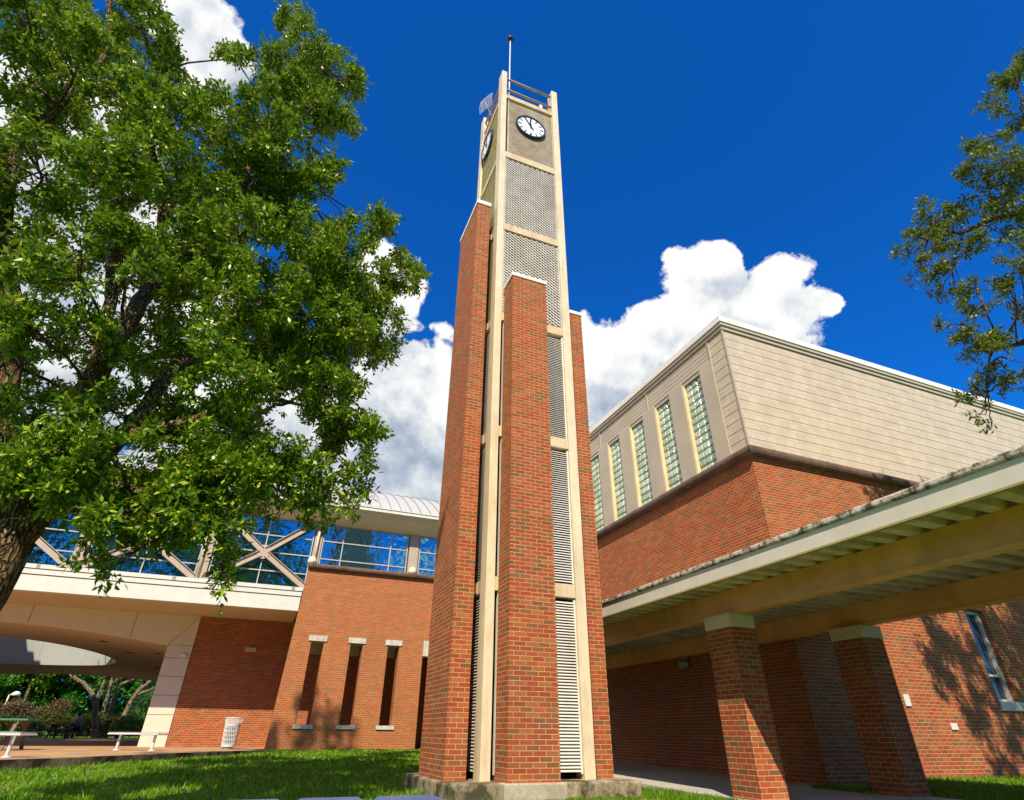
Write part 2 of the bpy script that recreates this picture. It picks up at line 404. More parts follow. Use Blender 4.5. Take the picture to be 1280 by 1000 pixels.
# plaza with its curb, diagonal front edge
EDGE = [(-16, 2.0), (-9.0, 10.2), (-6.2, 12.9), (-4.23, 15.1), (-3.2, 16.35), (-1.95, 18.5), (0.0, 21.1), (0.62, 21.95)]
PZ = -0.53
top = EDGE + [(0.66, 23.2), (6.4, 23.9), (9.6, 23.9), (9.6, 52), (-60, 52), (-60, 2.0)]
mb = MB(); mb.prism([(x, y, PZ - 0.30) for x, y in top], (0, 0, 0.30))
struct(mb.build('plaza', 'paver', loc=(-6, 25, PZ)))
mb = MB()
def offs(poly, d):
    out = []
    for i, (x, y) in enumerate(poly):
        a = poly[max(i - 1, 0)]; b = poly[min(i + 1, len(poly) - 1)]
        tx, ty = b[0] - a[0], b[1] - a[1]; l = math.hypot(tx, ty); out.append((x + ty / l * d, y - tx / l * d))
    return out
inn = offs(EDGE, -0.16); out = offs(EDGE, 0.03)
for i in range(len(EDGE) - 1):
    q = [out[i], out[i + 1], inn[i + 1], inn[i]]
    mb.add([(x, y, -1.0) for x, y in q] + [(x, y, PZ + 0.012) for x, y in q], [(3, 2, 1, 0), (4, 5, 6, 7), (0, 1, 5, 4), (2, 3, 7, 6)] + ([(3, 0, 4, 7)] if i == 0 else []) + ([(1, 2, 6, 5)] if i == len(EDGE) - 2 else []))
struct(mb.build('kerb', 'curb', loc=(-4, 15, -0.8)))

# covered path
mb = MB(); prev = None
YS = [-8, 0, 8.6, 10, 12, 14, 16, 18, 20, 23.2]
for a, b in zip(YS[:-1], YS[1:]):
    x1 = 9.84 if a >= 8.6 else 9.84
    za, zb = gz(8, a) + 0.045, gz(8, b) + 0.045
    mb.add([(6.62, a, za - .3), (x1, a, za - .3), (x1, b, zb - .3), (6.62, b, zb - .3), (6.62, a, za), (x1, a, za), (x1, b, zb), (6.62, b, zb)],
           [(4, 5, 6, 7), (0, 1, 5, 4), (1, 2, 6, 5), (2, 3, 7, 6), (3, 0, 4, 7)])
struct(mb.build('footpath', 'walk', loc=(8, 8, -0.8)))

# ------------------------------------------------------------------ clock tower
BZ = -0.595
tw = thing('clock_tower', 'tall cream steel clock tower wrapped in red brick piers on a concrete slab', 'clock tower', (4.1, 10.0, -0.82))
mb = MB(); mb.box(2.6, 5.62, 8.62, 11.25, -0.95, BZ); mb.build('slab', 'slab', tw, bevel=0.025)
mb = MB(); mb.box(3.30, 4.25, 8.36, 8.617, -0.95, BZ + 0.012); o = mb.build('slab', 'slabnew', tw, bevel=0.02); o['label'] = 'paler slab piece under the front pier'
TX0, TX1, TY0, TY1, TT = 3.17, 5.06, 9.0, 11.0, 17.85
PW = 0.17
def post(x, y, x2, y2, top=TT):
    m = MB(); m.box(x, x2, y, y2, BZ - 0.01, top); m.build('post', 'cream', tw, bevel=0.006)
post(TX0, TY0, TX0 + 0.16, TY0 + 0.30); post(TX1 - 0.19, TY0, TX1, TY0 + 0.30); post(TX0, TY1 - 0.26, TX0 + 0.16, TY1, TT + 0.1); post(TX1 - 0.19, TY1 - 0.26, TX1, TY1, TT + 0.1)
LEV = [2.17, 5.09, 7.99, 10.9, 13.78, 16.59]        # beam centres
for i, z in enumerate(LEV):
    h = 0.115 if i < 5 else 0.09
    for ax in range(4):
        m = MB()
        if ax == 0: m.box(TX0 + .163, TX1 - .193, TY0 + .02, TY0 + .20, z - h, z + h)
        if ax == 1: m.box(TX0 + .02, TX0 + .14, TY0 + .303, TY1 - .263, z - h, z + h)
        if ax == 2: m.box(TX0 + .163, TX1 - .193, TY1 - .20, TY1 - .02, z - h, z + h)
        if ax == 3: m.box(TX1 - .16, TX1 - .02, TY0 + .303, TY1 - .263, z - h, z + h)
        m.build('cross_beam', 'cream_beam', tw, bevel=0.004)
def louver(ax, z0, z1, pitch, depth, thick, mat, tilt=0.55):
    m = MB(); n = int((z1 - z0) / pitch)
    for k in range(n):
        z = z0 + (k + 0.5) * pitch
        if ax in (0, 2):
            y = TY0 + .05 if ax == 0 else TY1 - .05 - depth
            a, b = TX0 + .27, TX1 - .225
            o_ = [(a, y, z - depth * tilt), (a, y + depth, z + 0), (a, y + depth, z + thick), (a, y, z - depth * tilt + thick)] if ax == 0 else \
                 [(a, y, z), (a, y + depth, z - depth * tilt), (a, y + depth, z - depth * tilt + thick), (a, y, z + thick)]
            m.prism(o_, (b - a, 0, 0))
        else:
            x = TX0 + .04 if ax == 1 else TX1 - .06 - depth
            a, b = TY0 + .34, TY1 - .30
            o_ = [(x, a, z - depth * tilt), (x + depth, a, z), (x + depth, a, z + thick), (x, a, z - depth * tilt + thick)] if ax == 1 else \
                 [(x, a, z), (x + depth, a, z - depth * tilt), (x + depth, a, z - depth * tilt + thick), (x, a, z + thick)]
            m.prism(o_, (0, b - a, 0))
    # side stiles and hangers
    if ax == 0:
        m.box(TX0 + .235, TX0 + .268, TY0 + .05, TY0 + .12, z0 - .03, z1 + .03); m.box(TX1 - .222, TX1 - .197, TY0 + .05, TY0 + .12, z0 - .03, z1 + .03)
    if ax == 1:
        m.box(TX0 + .05, TX0 + .11, TY0 + .31, TY0 + .335, z0 - .03, z1 + .03); m.box(TX0 + .05, TX0 + .11, TY1 - .295, TY1 - .27, z0 - .03, z1 + .03)
    return m.build('louver_panel', mat, tw)
def lattice(ax, z0, z1):
    """expanded metal: crossing strands with a frame"""
    m = MB(); a, b = (TX0 + .20, TX1 - .225) if ax in (0, 2) else (TY0 + .34, TY1 - .30)
    W, H, sp, sl = b - a, z1 - z0, .092, .62
    pos = {0: TY0 + .06, 1: TX0 + .06, 2: TY1 - .06, 3: TX1 - .06}[ax]
    for sg in (1, -1):
        c = -W * sl
        while c < H:
            p0, p1 = 0.0, W                         # strand z = c + sl*p (mirrored for sg = -1)
            p0 = max(0, -c / sl); p1 = min(W, (H - c) / sl)
            if p1 - p0 > .02:
                P0, P1 = (p0, p1) if sg > 0 else (W - p0, W - p1)
                q = [(a + P0, z0 + c + sl * p0), (a + P1, z0 + c + sl * p1)]
                off = .008 * sg
                if ax in (0, 2): m.bar((q[0][0], pos + off, q[0][1]), (q[1][0], pos + off, q[1][1]), .014, .034)
                else: m.bar((pos + off, q[0][0], q[0][1]), (pos + off, q[1][0], q[1][1]), .014, .034)
            c += sp
    if ax == 0: m.box(TX0 + .172, TX0 + .20, pos - .03, pos + .03, z0 - .03, z1 + .03); m.box(TX1 - .225, TX1 - .197, pos - .03, pos + .03, z0 - .03, z1 + .03)
    return m.build('louver_panel', 'olive' if ax == 1 else 'taupe', tw)
edges = [BZ + 0.10] + LEV
for i in range(6):
    z0 = edges[i] + (0.16 if i else 0); z1 = edges[i + 1] - 0.16
    for ax in range(4):
        if i == 5: louver(ax, z0, z1, 0.032, 0.05, 0.016, 'olive' if ax == 1 else 'mesh_panel', 0.35)
        elif i >= 3: lattice(ax, z0, z1)
        else: louver(ax, z0, z1, 0.0455, 0.045, 0.011, 'louver', 0.62)
m = MB(); m.box(TX0 + .30, TX1 - .30, TY0 + .34, TY1 - .34, BZ, 16.4); m.build('shade_fill', 'dark', tw)  # near-black box standing in for the shade inside the tower
# diagonal ties inside each bay, seen through the slot beside the corner post
for i in range(4):
    m = MB(); z0 = edges[i] + .15; z1 = edges[i + 1] - .15
    m.bar((TX0 + .2, TY0 + .30, z0), (TX0 + .2, TY1 - .3, z1), 0.03, 0.06, (1, 0, 0)); m.bar((TX0 + .24, TY0 + .30, z1), (TX0 + .24, TY1 - .3, z0), 0.03, 0.06, (1, 0, 0))
    m.build('brace', 'cream', tw)
# brick piers with their copings
def pier(x0, x1, y0, y1, top, ht):
    m = MB(); m.box(x0, x1, y0, y1, BZ - .005, top); p = m.build('brick_pier', 'brick', tw, bevel=0.004)
    m = MB(); m.box(x0 - .02, x1 + .02, y0 - .02, y1 + .02, top + .002, top + ht); m.build('coping', 'coping', p, bevel=0.006)
pier(2.69, 3.03, 9.20, 10.65, 11.64, 0.13)
pier(3.375, 4.185, 8.45, 8.96, 8.72, 0.10)
pier(5.19, 5.495, 9.2, 10.65, 8.80, 0.10)
# brackets tying the piers to the frame
for z in LEV[:4]: MB().box(3.03, TX0 + .02, 9.5, 9.62, z - .09, z + .09).build('bracket', 'cream_beam', tw)
for z in LEV[:3]: MB().box(3.42, 3.55, 8.965, 9.02, z - .09, z + .09).build('bracket', 'cream_beam', tw)
# railings
for z in (17.05, 17.63):
    m = MB(); m.tube([(TX0 + .155, TY0 + .1, z), (TX1 - .18, TY0 + .1, z)], 0.035, 10); m.build('rail', 'rustpipe', tw, smooth=True)
    m = MB(); m.tube([(TX0 + .08, TY0 + .29, z), (TX0 + .08, TY1 - .25, z)], 0.035, 10); m.build('rail', 'rustpipe', tw, smooth=True)
    m = MB(); m.tube([(TX0 + .155, TY1 - .1, z), (TX1 - .18, TY1 - .1, z)], 0.035, 10); m.build('rail', 'rustpipe', tw, smooth=True)
    m = MB(); m.tube([(TX1 - .1, TY0 + .29, z), (TX1 - .1, TY1 - .25, z)], 0.035, 10); m.build('rail', 'rustpipe', tw, smooth=True)
m = MB(); m.box(TX0 + .17, TX1 - .2, TY0 + .2, TY1 - .2, 16.42, 16.50); m.build('top_deck', 'cream', tw)
# slim mast, small antenna and a wire grid reflector
m = MB(); m.tube([(3.60, 9.5, 16.5), (3.60, 9.5, 20.95)], [0.03, 0.02], 10); mast = m.build('mast', 'steel', tw, smooth=True)
m = MB(); m.lathe([(0.03, -.10), (0.12, -.04), (0.125, .04), (0.05, .10)], (3.60, 9.5, 21.0), 16); m.build('finial', 'navy', mast, smooth=True)
m = MB(); m.tube([(4.72, 9.5, 16.5), (4.72, 9.5, 17.75)], 0.05, 10); m.build('antenna', 'white', tw, smooth=True)
m = MB()
gc = Vector((2.98, 10.05, 17.62)); gx = Vector((-0.55, 1, 0)).normalized(); gy = Vector((0, 0.0, 1)); gn = gx.cross(gy)
def gp(a, b): return gc + gx * a + gy * b + gn * (0.3 * (a * a + b * b))
for k in range(9):
    a = -0.26 + k * 0.065
    m.tube([gp(a, -0.34 + j * .17) for j in range(5)], 0.005, 4)
for k in range(9):
    b = -0.34 + k * 0.085
    m.tube([gp(-0.26 + j * .13, b) for j in range(5)], 0.005, 4)
m.tube([gp(0, 0), gp(0, 0) + gn * 0.3], 0.012, 5); m.tube([gp(0, 0), (TX0 + .08, 10.2, 17.3)], 0.02, 6)
m.build('grid_reflector', 'steel', tw)
# clocks
def clock(c, nrm, r):
    c = Vector(c); nrm = Vector(nrm)
    m = MB(); m.disc(c, nrm, 0, r - 0.012, 0.05); ck = m.build('clock', 'clockface', tw)
    m = MB(); m.disc(c, nrm, r - 0.042, r, 0.075); m.build('rim', 'navy', ck)
    w = nrm.cross(Vector((0, 0, 1))) * -1; u = Vector((0, 0, 1)); f = c + nrm * 0.053
    for k in range(12):
        a = math.radians(30 * k); d = w * math.sin(a) + u * math.cos(a)
        MB().bar(f + d * (r * .62), f + d * (r * .86), 0.055 if k % 3 == 0 else 0.04, 0.004, nrm).build('hour_mark', 'navy', ck)
    a = math.radians(-3); d = w * math.sin(a) + u * math.cos(a)
    m = MB(); m.bar(f - d * .08 + nrm * .008, f + d * r * .58 + nrm * .008, 0.05, 0.006, nrm); m.build('hour_hand', 'navy', ck)
    a = math.radians(-30); d = w * math.sin(a) + u * math.cos(a); m = MB(); m.bar(f - d * .16 + nrm * .018, f + d * r * .80 + nrm * .018, 0.036, 0.006, nrm); m.disc(f + nrm * .01, nrm, 0, .035, .014, 16); m.build('minute_hand', 'navy', ck)
clock((4.115, TY0 + .045, 15.43), (0, -1, 0), 0.475)
clock((TX0 + .035, 10.2, 15.66), (-1, 0, 0), 0.475)

# ------------------------------------------------------------------ hall on the right
HX, HY, HZ = 9.85, 9.05, 5.82
hall = thing('brick_hall', 'red brick hall with tan metal upper storey and glass block windows', 'building', (20, 18, -0.82))
WX0, WX1, WYR = 15.6, 16.3, 9.22
m = MB()                                                # shell: front wall with a hole for the tall window
m.box(HX, WX0, HY, HY + .5, -1.2, HZ); m.box(WX1, 40, HY, HY + .5, -1.2, HZ)
m.box(WX0, WX1, HY, HY + .5, -1.2, 0.53); m.box(WX0, WX1, HY, HY + .5, 2.72, HZ); m.box(WX0, WX1, WYR + .06, HY + .5, 0.53, 2.72)
m.box(HX, HX + .5, HY + .5, 34, -1.2, HZ); m.box(HX + .5, 40, 33.5, 34, -1.2, HZ); m.box(39.5, 40, HY + .5, 33.5, -1.2, HZ)
m.build('wall', 'brick_hall', hall)
w = MB().box(WX0 + .002, WX1 - .002, WYR, WYR + .05, 0.71, 2.71).build('window', 'dimglass', hall)
m = MB(); m.box(WX1 - .10, WX1 - .003, WYR - .07, WYR - .002, 0.715, 2.70); m.box(WX0 + .003, WX1 - .102, WYR - .06, WYR - .002, .715, .77); m.box(WX0 + .003, WX1 - .102, WYR - .10, WYR - .002, 1.23, 1.28); m.box(WX0 + .003, WX1 - .102, WYR - .06, WYR - .002, 2.63, 2.70); m.box(WX0 + .003, WX0 + .05, WYR - .06, WYR - .002, .772, 1.228)
m.build('frame', 'stone', w)
m = MB(); m.box(WX0 - .04, WX1 + .5, HY - .04, WYR - .07, 0.53, 0.71); m.build('sill', 'stone', w, bevel=0.006)
# rounded brown ledge
def ledge_prof(t, sgn):
    return [(0.0, HZ - .05), (-.10, HZ - .05), (-.16, HZ - .025), (-.185, HZ + .03), (-.185, HZ + .09), (-.155, HZ + .155), (-.09, HZ + .185), (0.0, HZ + .19)]
pf = ledge_prof(0, 0)
m = MB(); n = len(pf)
pts = [(HX + a, 34, z) for a, z in pf] + [(HX + a, HY + a, z) for a, z in pf] + [(40, HY + a, z) for a, z in pf]
m.add(pts, [(k * n + i, k * n + i + 1, (k + 1) * n + i + 1, (k + 1) * n + i) for k in range(2) for i in range(n - 1)])
m.build('ledge', 'ledge', hall)
for y in list(np.arange(HY + .55, 33, 1.43)):
    MB().prism([(HX + a * 1.04, y, z + (z - HZ - .045) * .04) for a, z in pf], (0, 0.06, 0)).build('ledge_coupling', 'ledge', hall)
for x in list(np.arange(HX + .6, 39, 1.75)):
    MB().prism([(x, HY + a * 1.04, z + (z - HZ - .045) * .04) for a, z in pf], (0.06, 0, 0)).build('ledge_coupling', 'ledge', hall)
# lapped metal courses
UZ0, UZ1 = HZ + .19, 9.62
def laps(m, p0, p1, nrm, z0, z1, pitch, outw=0.011):
    """lapped courses along a straight wall line p0-p1 facing nrm"""
    n = max(1, round((z1 - z0) / pitch)); h = (z1 - z0) / n
    for k in range(n):
        a = z0 + k * h; b = a + h
        q = [(0, a), (outw, a), (0.003, b), (0, b)]
        poly = [(p0[0] + nrm[0] * d, p0[1] + nrm[1] * d, z) for d, z in q]
        m.prism(poly, (p1[0] - p0[0], p1[1] - p0[1], 0))
m = MB(); m.box(HX + .02, 40, HY + .02, HY + .5, UZ0 - .19, UZ1 + .1); laps(m, (HX - .0, HY + .02), (40, HY + .02), (0, -1), UZ0, UZ1, 0.27)
m.build('cladding', 'shingle', hall)
m = MB(); laps(m, (HX + .02, HY + .03), (HX + .02, 9.655), (-1, 0), UZ0, UZ1, 0.27)
m.build('corner_cladding', 'shingle', hall)
m = MB(); m.box(HX - .012, HX + .03, HY - .012, HY + .03, UZ0, UZ1); m.build('corner_trim', 'tanmetal', hall)
HEAD = 8.98
m = MB(); m.box(HX + .02, HX + .5, HY + .5, 34, HEAD, UZ1 + .1)
for a, b in ((9.70, 12.70), (12.76, 15.73), (15.79, 18.76), (18.82, 21.8), (21.86, 34)): laps(m, (HX + .02, a), (HX + .02, b), (-1, 0), HEAD, UZ1, 0.128, 0.009)
m.build('siding', 'tanmetal', hall)
for y in (9.68, 12.73, 15.76, 18.79, 21.83): MB().box(HX - .012, HX + .02, y - .025, y + .025, HEAD + .0, UZ1).build('siding_strip', 'tanmetal', hall)
m = MB()                                                # back plane of the strip of windows and the piers between them
m.box(HX + .16, HX + .5, HY + .5, 34, UZ0 - .19, HEAD); m.build('window_back', 'tanmetal', hall)
wins = [(10.18, 10.98 + 0.02)] + [(10.18 + 1.437 * k, 10.98 + 1.437 * k) for k in range(1, 12)]
ya = 9.66
for k, (a, b) in enumerate(wins):
    m = MB(); m.box(HX - .018, HX + .155, ya, a, UZ0, HEAD - .002); m.build('pilaster', 'tanmetal', hall, bevel=0.004)
    ya = b
    if k < 7:
        m = MB(); m.box(HX + .115, HX + .157, a + .002, b - .062, UZ0, HEAD - .12); wd = m.build('window', 'blockjoint', hall)
        m = MB(); m.box(HX + .03, HX + .157, a + .002, b - .002, HEAD - .118, HEAD - .003); m.build('head', 'tanmetal', wd)
        m = MB(); m.box(HX - .014, HX + .156, b - .06, b - .002, UZ0, HEAD - .12); m.build('jamb', 'jamb', wd)
        m = MB(); W = (b - .062 - a - .002) / 3; nrow = 13; H = (HEAD - .12 - UZ0) / nrow
        for r in range(nrow):
            for c_ in range(3):
                y0 = a + .002 + c_ * W; z0 = UZ0 + r * H; e = .010
                y1, y2, z1, z2 = y0 + e, y0 + W - e, z0 + e, z0 + H - e; x1, x2 = HX + .113, HX + .075
                ch = .028
                m.add([(x1, y1, z1), (x1, y2, z1), (x1, y2, z2), (x1, y1, z2), (x2, y1 + ch, z1 + ch), (x2, y2 - ch, z1 + ch), (x2, y2 - ch, z2 - ch), (x2, y1 + ch, z2 - ch)],
                      [(4, 5, 6, 7), (0, 1, 5, 4), (1, 2, 6, 5), (2, 3, 7, 6), (3, 0, 4, 7)])
        m.build('glass_blocks', 'block', wd)
m = MB(); m.box(HX - .018, HX + .155, ya, 34, UZ0, HEAD - .002); m.build('pilaster', 'tanmetal', hall)
# eaves trim in steps and the white roof edge
def band(name, mat, outw, z0, z1, inw=.5):
    m = MB()
    m.prism([(HX - outw, HY - outw, z0), (40, HY - outw, z0), (40, HY + inw, z0), (HX + inw, HY + inw, z0), (HX + inw, 34, z0), (HX - outw, 34, z0)], (0, 0, z1 - z0)); m.build(name, mat, hall, bevel=0.004)
band('frieze', 'tanmetal', .03, UZ1 + .002, 9.73); band('frieze', 'tanmetal', .07, 9.732, 9.83); band('roof_edge', 'coping', .10, 9.832, 10.02)
MB().box(HX + .5, 40, HY + .5, 34, 9.6, 9.95).build('roof', 'coping', hall)
# fittings on the brick
m = MB(); m.box(HX - .05, HX - .002, 12.44, 12.60, 1.60, 1.70)
for dy in (-.09, .09):
    m.lathe([(0.02, 0), (0.075, .02), (0.085, .14), (0.06, .15)], (HX - .13, 12.52 + dy, 1.42), 12)
    m.tube([(HX - .03, 12.52, 1.64), (HX - .13, 12.52 + dy, 1.56)], 0.015, 6)
m.build('floodlight', 'greymetal', hall)
for x, z, w_, h_ in ((12.56, .66, .16, .22), (13.75, .20, .2, .12)):
    m = MB(); m.box(x - w_ / 2, x + w_ / 2, HY - .03, HY - .002, z - h_ / 2, z + h_ / 2); o = m.build('wall_plate', 'white', hall, bevel=0.006)

# ------------------------------------------------------------------ covered walkway
cw = thing('covered_walkway', 'covered walkway roof of ribbed metal deck on ochre beams and brick pillars', 'walkway roof', (8.2, 8, -0.8))
CY0, CY1, CX0, CX1 = -7.0, 23.2, 6.04, 11.0
DZ = 2.06
m = MB(); m.box(CX0, CX0 + .05, CY0, CY1, 2.0, 2.215); m.build('fascia', 'fascia', cw)
m = MB(); m.box(CX0 - .012, CX0 + .05, CY0, CY1, 1.975, 1.998); m.build('drip_edge', 'drip', cw)
m = MB(); m.box(CX0 - .035, CX0 + .30, CY0, CY1, 2.217, 2.295); m.build('gravel_stop', 'gutterstone', cw, bevel=0.02)
m = MB(); m.box(10.95, 11.0, CY0, HY - .02, 2.0, 2.215); m.build('fascia', 'fascia', cw)
# ribbed deck: trapezoid corrugations running across
m = MB(); P = 0.305; ribs = []; y = CY0
while y < CY1 - P:
    ribs += [(y, DZ + .115), (y + .11, DZ + .115), (y + .135, DZ), (y + .28, DZ)]; y += P
ribs.append((y, DZ + .115))
def deck(x0, x1, lo, hi):
    r = [q for q in ribs if lo <= q[0] <= hi]
    o = len(m.v)
    for (yy, zz) in r: m.v += [(x0, yy, zz), (x1, yy, zz)]
    m.f += [(o + 2 * i, o + 2 * i + 1, o + 2 * i + 3, o + 2 * i + 2) for i in range(len(r) - 1)]
deck(CX0 + .05, HX - .01, CY0, CY1); deck(HX - .01, 10.95, CY0, HY - .03)
m.build('deck', 'deck', cw)
m = MB(); m.box(CX0 + .052, HX - .01, CY0, CY1, 2.18, 2.212); m.box(HX - .008, 10.948, CY0, HY - .03, 2.18, 2.212); m.build('roof_sheet', 'gutterstone', cw)
def ibeam(x0, x1, y0, y1):
    m = MB(); m.box(x0, x1, y0, y1, 1.722, DZ - .002); b = m.build('beam', 'beam', cw)
    m = MB(); m.box(x0 - .018, x1 + .018, y0, y1, 1.685, 1.720); m.build('flange', 'beam', b, bevel=0.004)
for a, b in ((CY0, 1.6), (1.606, 7.63), (7.636, 13.63), (13.636, 19.6), (19.606, CY1)): ibeam(6.86, 7.03, a, b)
for a, b in ((CY0, 1.6), (1.606, 7.6), (7.606, 13.63), (13.636, CY1)): ibeam(9.64, 9.80, a, b)
def pillar(x0, x1, y0, y1):
    m = MB(); m.box(x0, x1, y0, y1, -1.1, 1.475); p = m.build('pillar', 'brick', cw, bevel=0.004)
    m = MB(); m.box(x0 - .012, x1 + .012, y0 - .012, y1 + .012, 1.477, 1.683); m.build('cap', 'cap', p, bevel=0.008)
for y in (1.33, 7.34, 13.34, 19.34): pillar(6.70, 7.185, y, y + .58)
for y in (1.33, 7.27): pillar(9.5, 9.98, y, y + .63)
m = MB(); m.lathe([(0.10, 0.0), (0.15, .03), (0.15, .06)], (7.9, 12.4, 2.0), 20); m.build('light_fixture', 'lampglass', cw, smooth=True)

# ------------------------------------------------------------------ bridge building on the left
br = thing('bridge_building', 'long building bridging a plaza, white vaulted roof, glazed storey, brick screen wall', 'building', (-2, 24, -0.55))
SY = 23.27
BX = 9.6
# brick screen with slits, left end leaning slightly
SL = [(1.43, 1.89), (2.865, 3.325), (4.27, 4.72)]
m = MB(); T = .42; zt = 5.45
def lx(z): return 0.57 + (z + .6) * 0.047
def wallpiece(x0, x1, z0, z1):
    m.box(x0, x1, SY, SY + T, z0, z1)
m.prism([(lx(-.9), SY, -.9), (1.43, SY, -.9), (1.43, SY, zt), (lx(zt), SY, zt)], (0, T, 0))
wallpiece(1.89, 2.865, -.9, zt); wallpiece(3.325, 4.27, -.9, zt); wallpiece(4.72, 5.66, -.9, zt); wallpiece(6.6, BX, -.9, zt)
for a, b in SL: wallpiece(a, b, -.9, 0.06); wallpiece(a, b, 3.05, zt)
wallpiece(5.66, 6.6, 3.1, zt)
m.build('screen_wall', 'brick_screen', br)
for a, b in SL:
    m = MB(); m.box(a - .1, b + .1, SY - .05, SY + T + .02, 0.062, 0.19); m.build('sill', 'stone', br, bevel=0.008)
    m = MB(); m.box(a - .1, b + .1, SY - .04, SY - .002, 2.86, 3.05); m.box(a, b, SY - .002, SY + T, 2.86, 3.048); m.build('lintel', 'stone', br, bevel=0.006)
    m = MB(); m.box(a + .001, b - .001, SY + T + .3, SY + T + .34, 2.5, 2.86); m.box(a - .1, b + .1, SY + T + .002, SY + T + .36, 2.862, 3.0); m.build('slit_head', 'ivory', br)
m = MB(); m.box(5.665, 6.6, SY - .03, SY + T, 2.55, 3.098); m.build('lintel', 'stone', br)
# dark lining behind the slits is the loggia's own back wall
m = MB(); m.box(-2.68, BX, 26.2, 26.5, -.9, 3.868); m.build('back_wall', 'brick_hall', br)
m = MB(); m.box(-40, -17.4 - .85, 26.2, 26.5, -.9, 3.868); m.build('back_wall', 'brick_hall', br)
# portal: columns and arched header
def arch(x): return 3.30 - 0.0109 * (x + 10.5) ** 2
AX = np.linspace(-17.44, -3.56, 29)
m = MB(); m.prism([(-18.3, 26.19, -.9), (-17.44, 26.19, -.9)] + [(x, 26.19, arch(x)) for x in AX] + [(-3.56, 26.19, -.9), (-2.70, 26.19, -.9), (-2.70, 26.19, 3.866), (-18.3, 26.19, 3.866)], (0, .45, 0))
po = m.build('portal', 'ivory', br)
for z in (2.775, 2.33, 1.70, 1.08, 0.46, -.17): MB().box(-3.555, -2.702, 26.184, 26.189, z, z + .012).build('joint', 'joint', po)
for x in (-4.9, -8.2, -11.5, -14.8): MB().box(x, x + .012, 26.184, 26.189, arch(x), 3.85).build('joint', 'joint', po)
MB().bar((-3.56, 26.187, 2.79), (-2.72, 26.187, 3.85), .012, .005, (0, 1, 0)).build('joint', 'joint', po)
m = MB(); nseg = 14
for sgn, r in ((0, .15),):
    vs = []; c0 = Vector((-2.93, 26.185, 2.36))
    ringv = [c0 + Vector((math.cos(a) * .17, 0, math.sin(a) * .17)) for a in np.linspace(0, math.pi, nseg)]
    frontv = [c0 + Vector((math.cos(a) * .13, -.11, math.sin(a) * .12)) for a in np.linspace(0, math.pi, nseg)]
    m.add(ringv + frontv, [tuple(range(nseg, 2 * nseg)), tuple(range(nseg))[::-1]] + [(i, i + 1, nseg + i + 1, nseg + i) for i in range(nseg - 1)] + [(nseg - 1, 0, nseg, 2 * nseg - 1)])
m.build('wall_lamp', 'lampglass', br)
m = MB(); m.box(-.83, -.42, 26.15, 26.198, 2.68, 2.84); m.build('vent', 'soffit', br, bevel=0.006)
# soffit, fascia, parapet
m = MB(); m.box(-40, .75, SY + .05, 26.19, 3.87, 4.02); m.build('soffit', 'soffit', br)
m = MB(); m.box(.95, BX, SY + T, 26.2, 3.87, 4.02); m.build('soffit', 'soffit', br)
m = MB(); m.box(-40, .765, SY + .03, SY + .3, 3.862, 4.36); m.box(-40, .78, SY + .045, SY + .3, 4.36, 4.385); m.box(-40, .775, SY + .0, SY + .3, 4.385, 4.545); m.box(-40, .785, SY + .02, SY + .3, 4.545, 4.565); m.box(-40, .79, SY - .03, SY + .33, 4.565, 4.70)
m.build('fascia', 'white', br)
m = MB(); m.box(-40, .78, SY + .018, SY + .029, 4.362, 4.384); m.box(-40, .784, SY - .004, SY + .019, 4.547, 4.563); m.build('reveal', 'joint', br)
x = -38.0
while x < .6: MB().box(x, x + .12, SY - .034, SY - .0305, 4.58, 4.69).build('scupper', 'greymetal', br); x += 2.02
# ceiling with the oval opening
OC = (-11.3, 34.9); OA, OB = 4.45, 4.75
def cz(x, y): return arch(x) - 0.03 * (y - 26.6)
NA = 96; RK = 7
m = MB(); ang = np.linspace(0, 2 * math.pi, NA, endpoint=False)
x0, x1, y0, y1 = -17.6, -3.4, 26.62, 44.0
for k in range(RK + 1):
    for a in ang:
        ex, ey = OC[0] + OA * math.cos(a), OC[1] + OB * math.sin(a)
        dx, dy = math.cos(a) * OA, math.sin(a) * OB
        tt = min(((x1 - OC[0]) / dx if dx > 1e-6 else (x0 - OC[0]) / dx if dx < -1e-6 else 9e9), ((y1 - OC[1]) / dy if dy > 1e-6 else (y0 - OC[1]) / dy if dy < -1e-6 else 9e9))
        s_ = 1 + (tt - 1) * k / RK
        xx, yy = OC[0] + dx * s_, OC[1] + dy * s_
        m.v.append((xx, yy, cz(xx, yy)))
for k in range(RK):
    for j in range(NA):
        a = k * NA + j; b = k * NA + (j + 1) % NA
        m.f.append((a, b, b + NA, a + NA))
m.build('ceiling', 'soffit', br, smooth=True)
m = MB()
for j in range(NA):
    a = ang[j]; xx, yy = OC[0] + OA * math.cos(a), OC[1] + OB * math.sin(a); m.v.append((xx, yy, cz(xx, yy)))
for a in ang: m.v.append((OC[0] + OA * math.cos(a), OC[1] + OB * math.sin(a), 9.2))
m.f = [(j, (j + 1) % NA, NA + (j + 1) % NA, NA + j) for j in range(NA)]
sh = m.build('light_well', 'shaft', br, smooth=True)
m = MB()
for j in range(0, NA, 8):
    a = ang[j]; xx, yy = OC[0] + (OA - .008) * math.cos(a), OC[1] + (OB - .008) * math.sin(a)
    m.tube([(xx, yy, cz(xx, yy) + .01), (xx, yy, 9)], .012, 4)
m.build('seam', 'mull', sh)
for xx, yy in ((-6.2, 28.6), (-5.6, 31.0), (-5.0, 35.5), (-4.6, 39.5), (-4.3, 29.6)):
    m = MB(); m.lathe([(.13, 0), (.15, -.02), (.12, -.022)], (xx, yy, cz(xx, yy) - .004), 16); m.build('ceiling_light', 'joint', br)
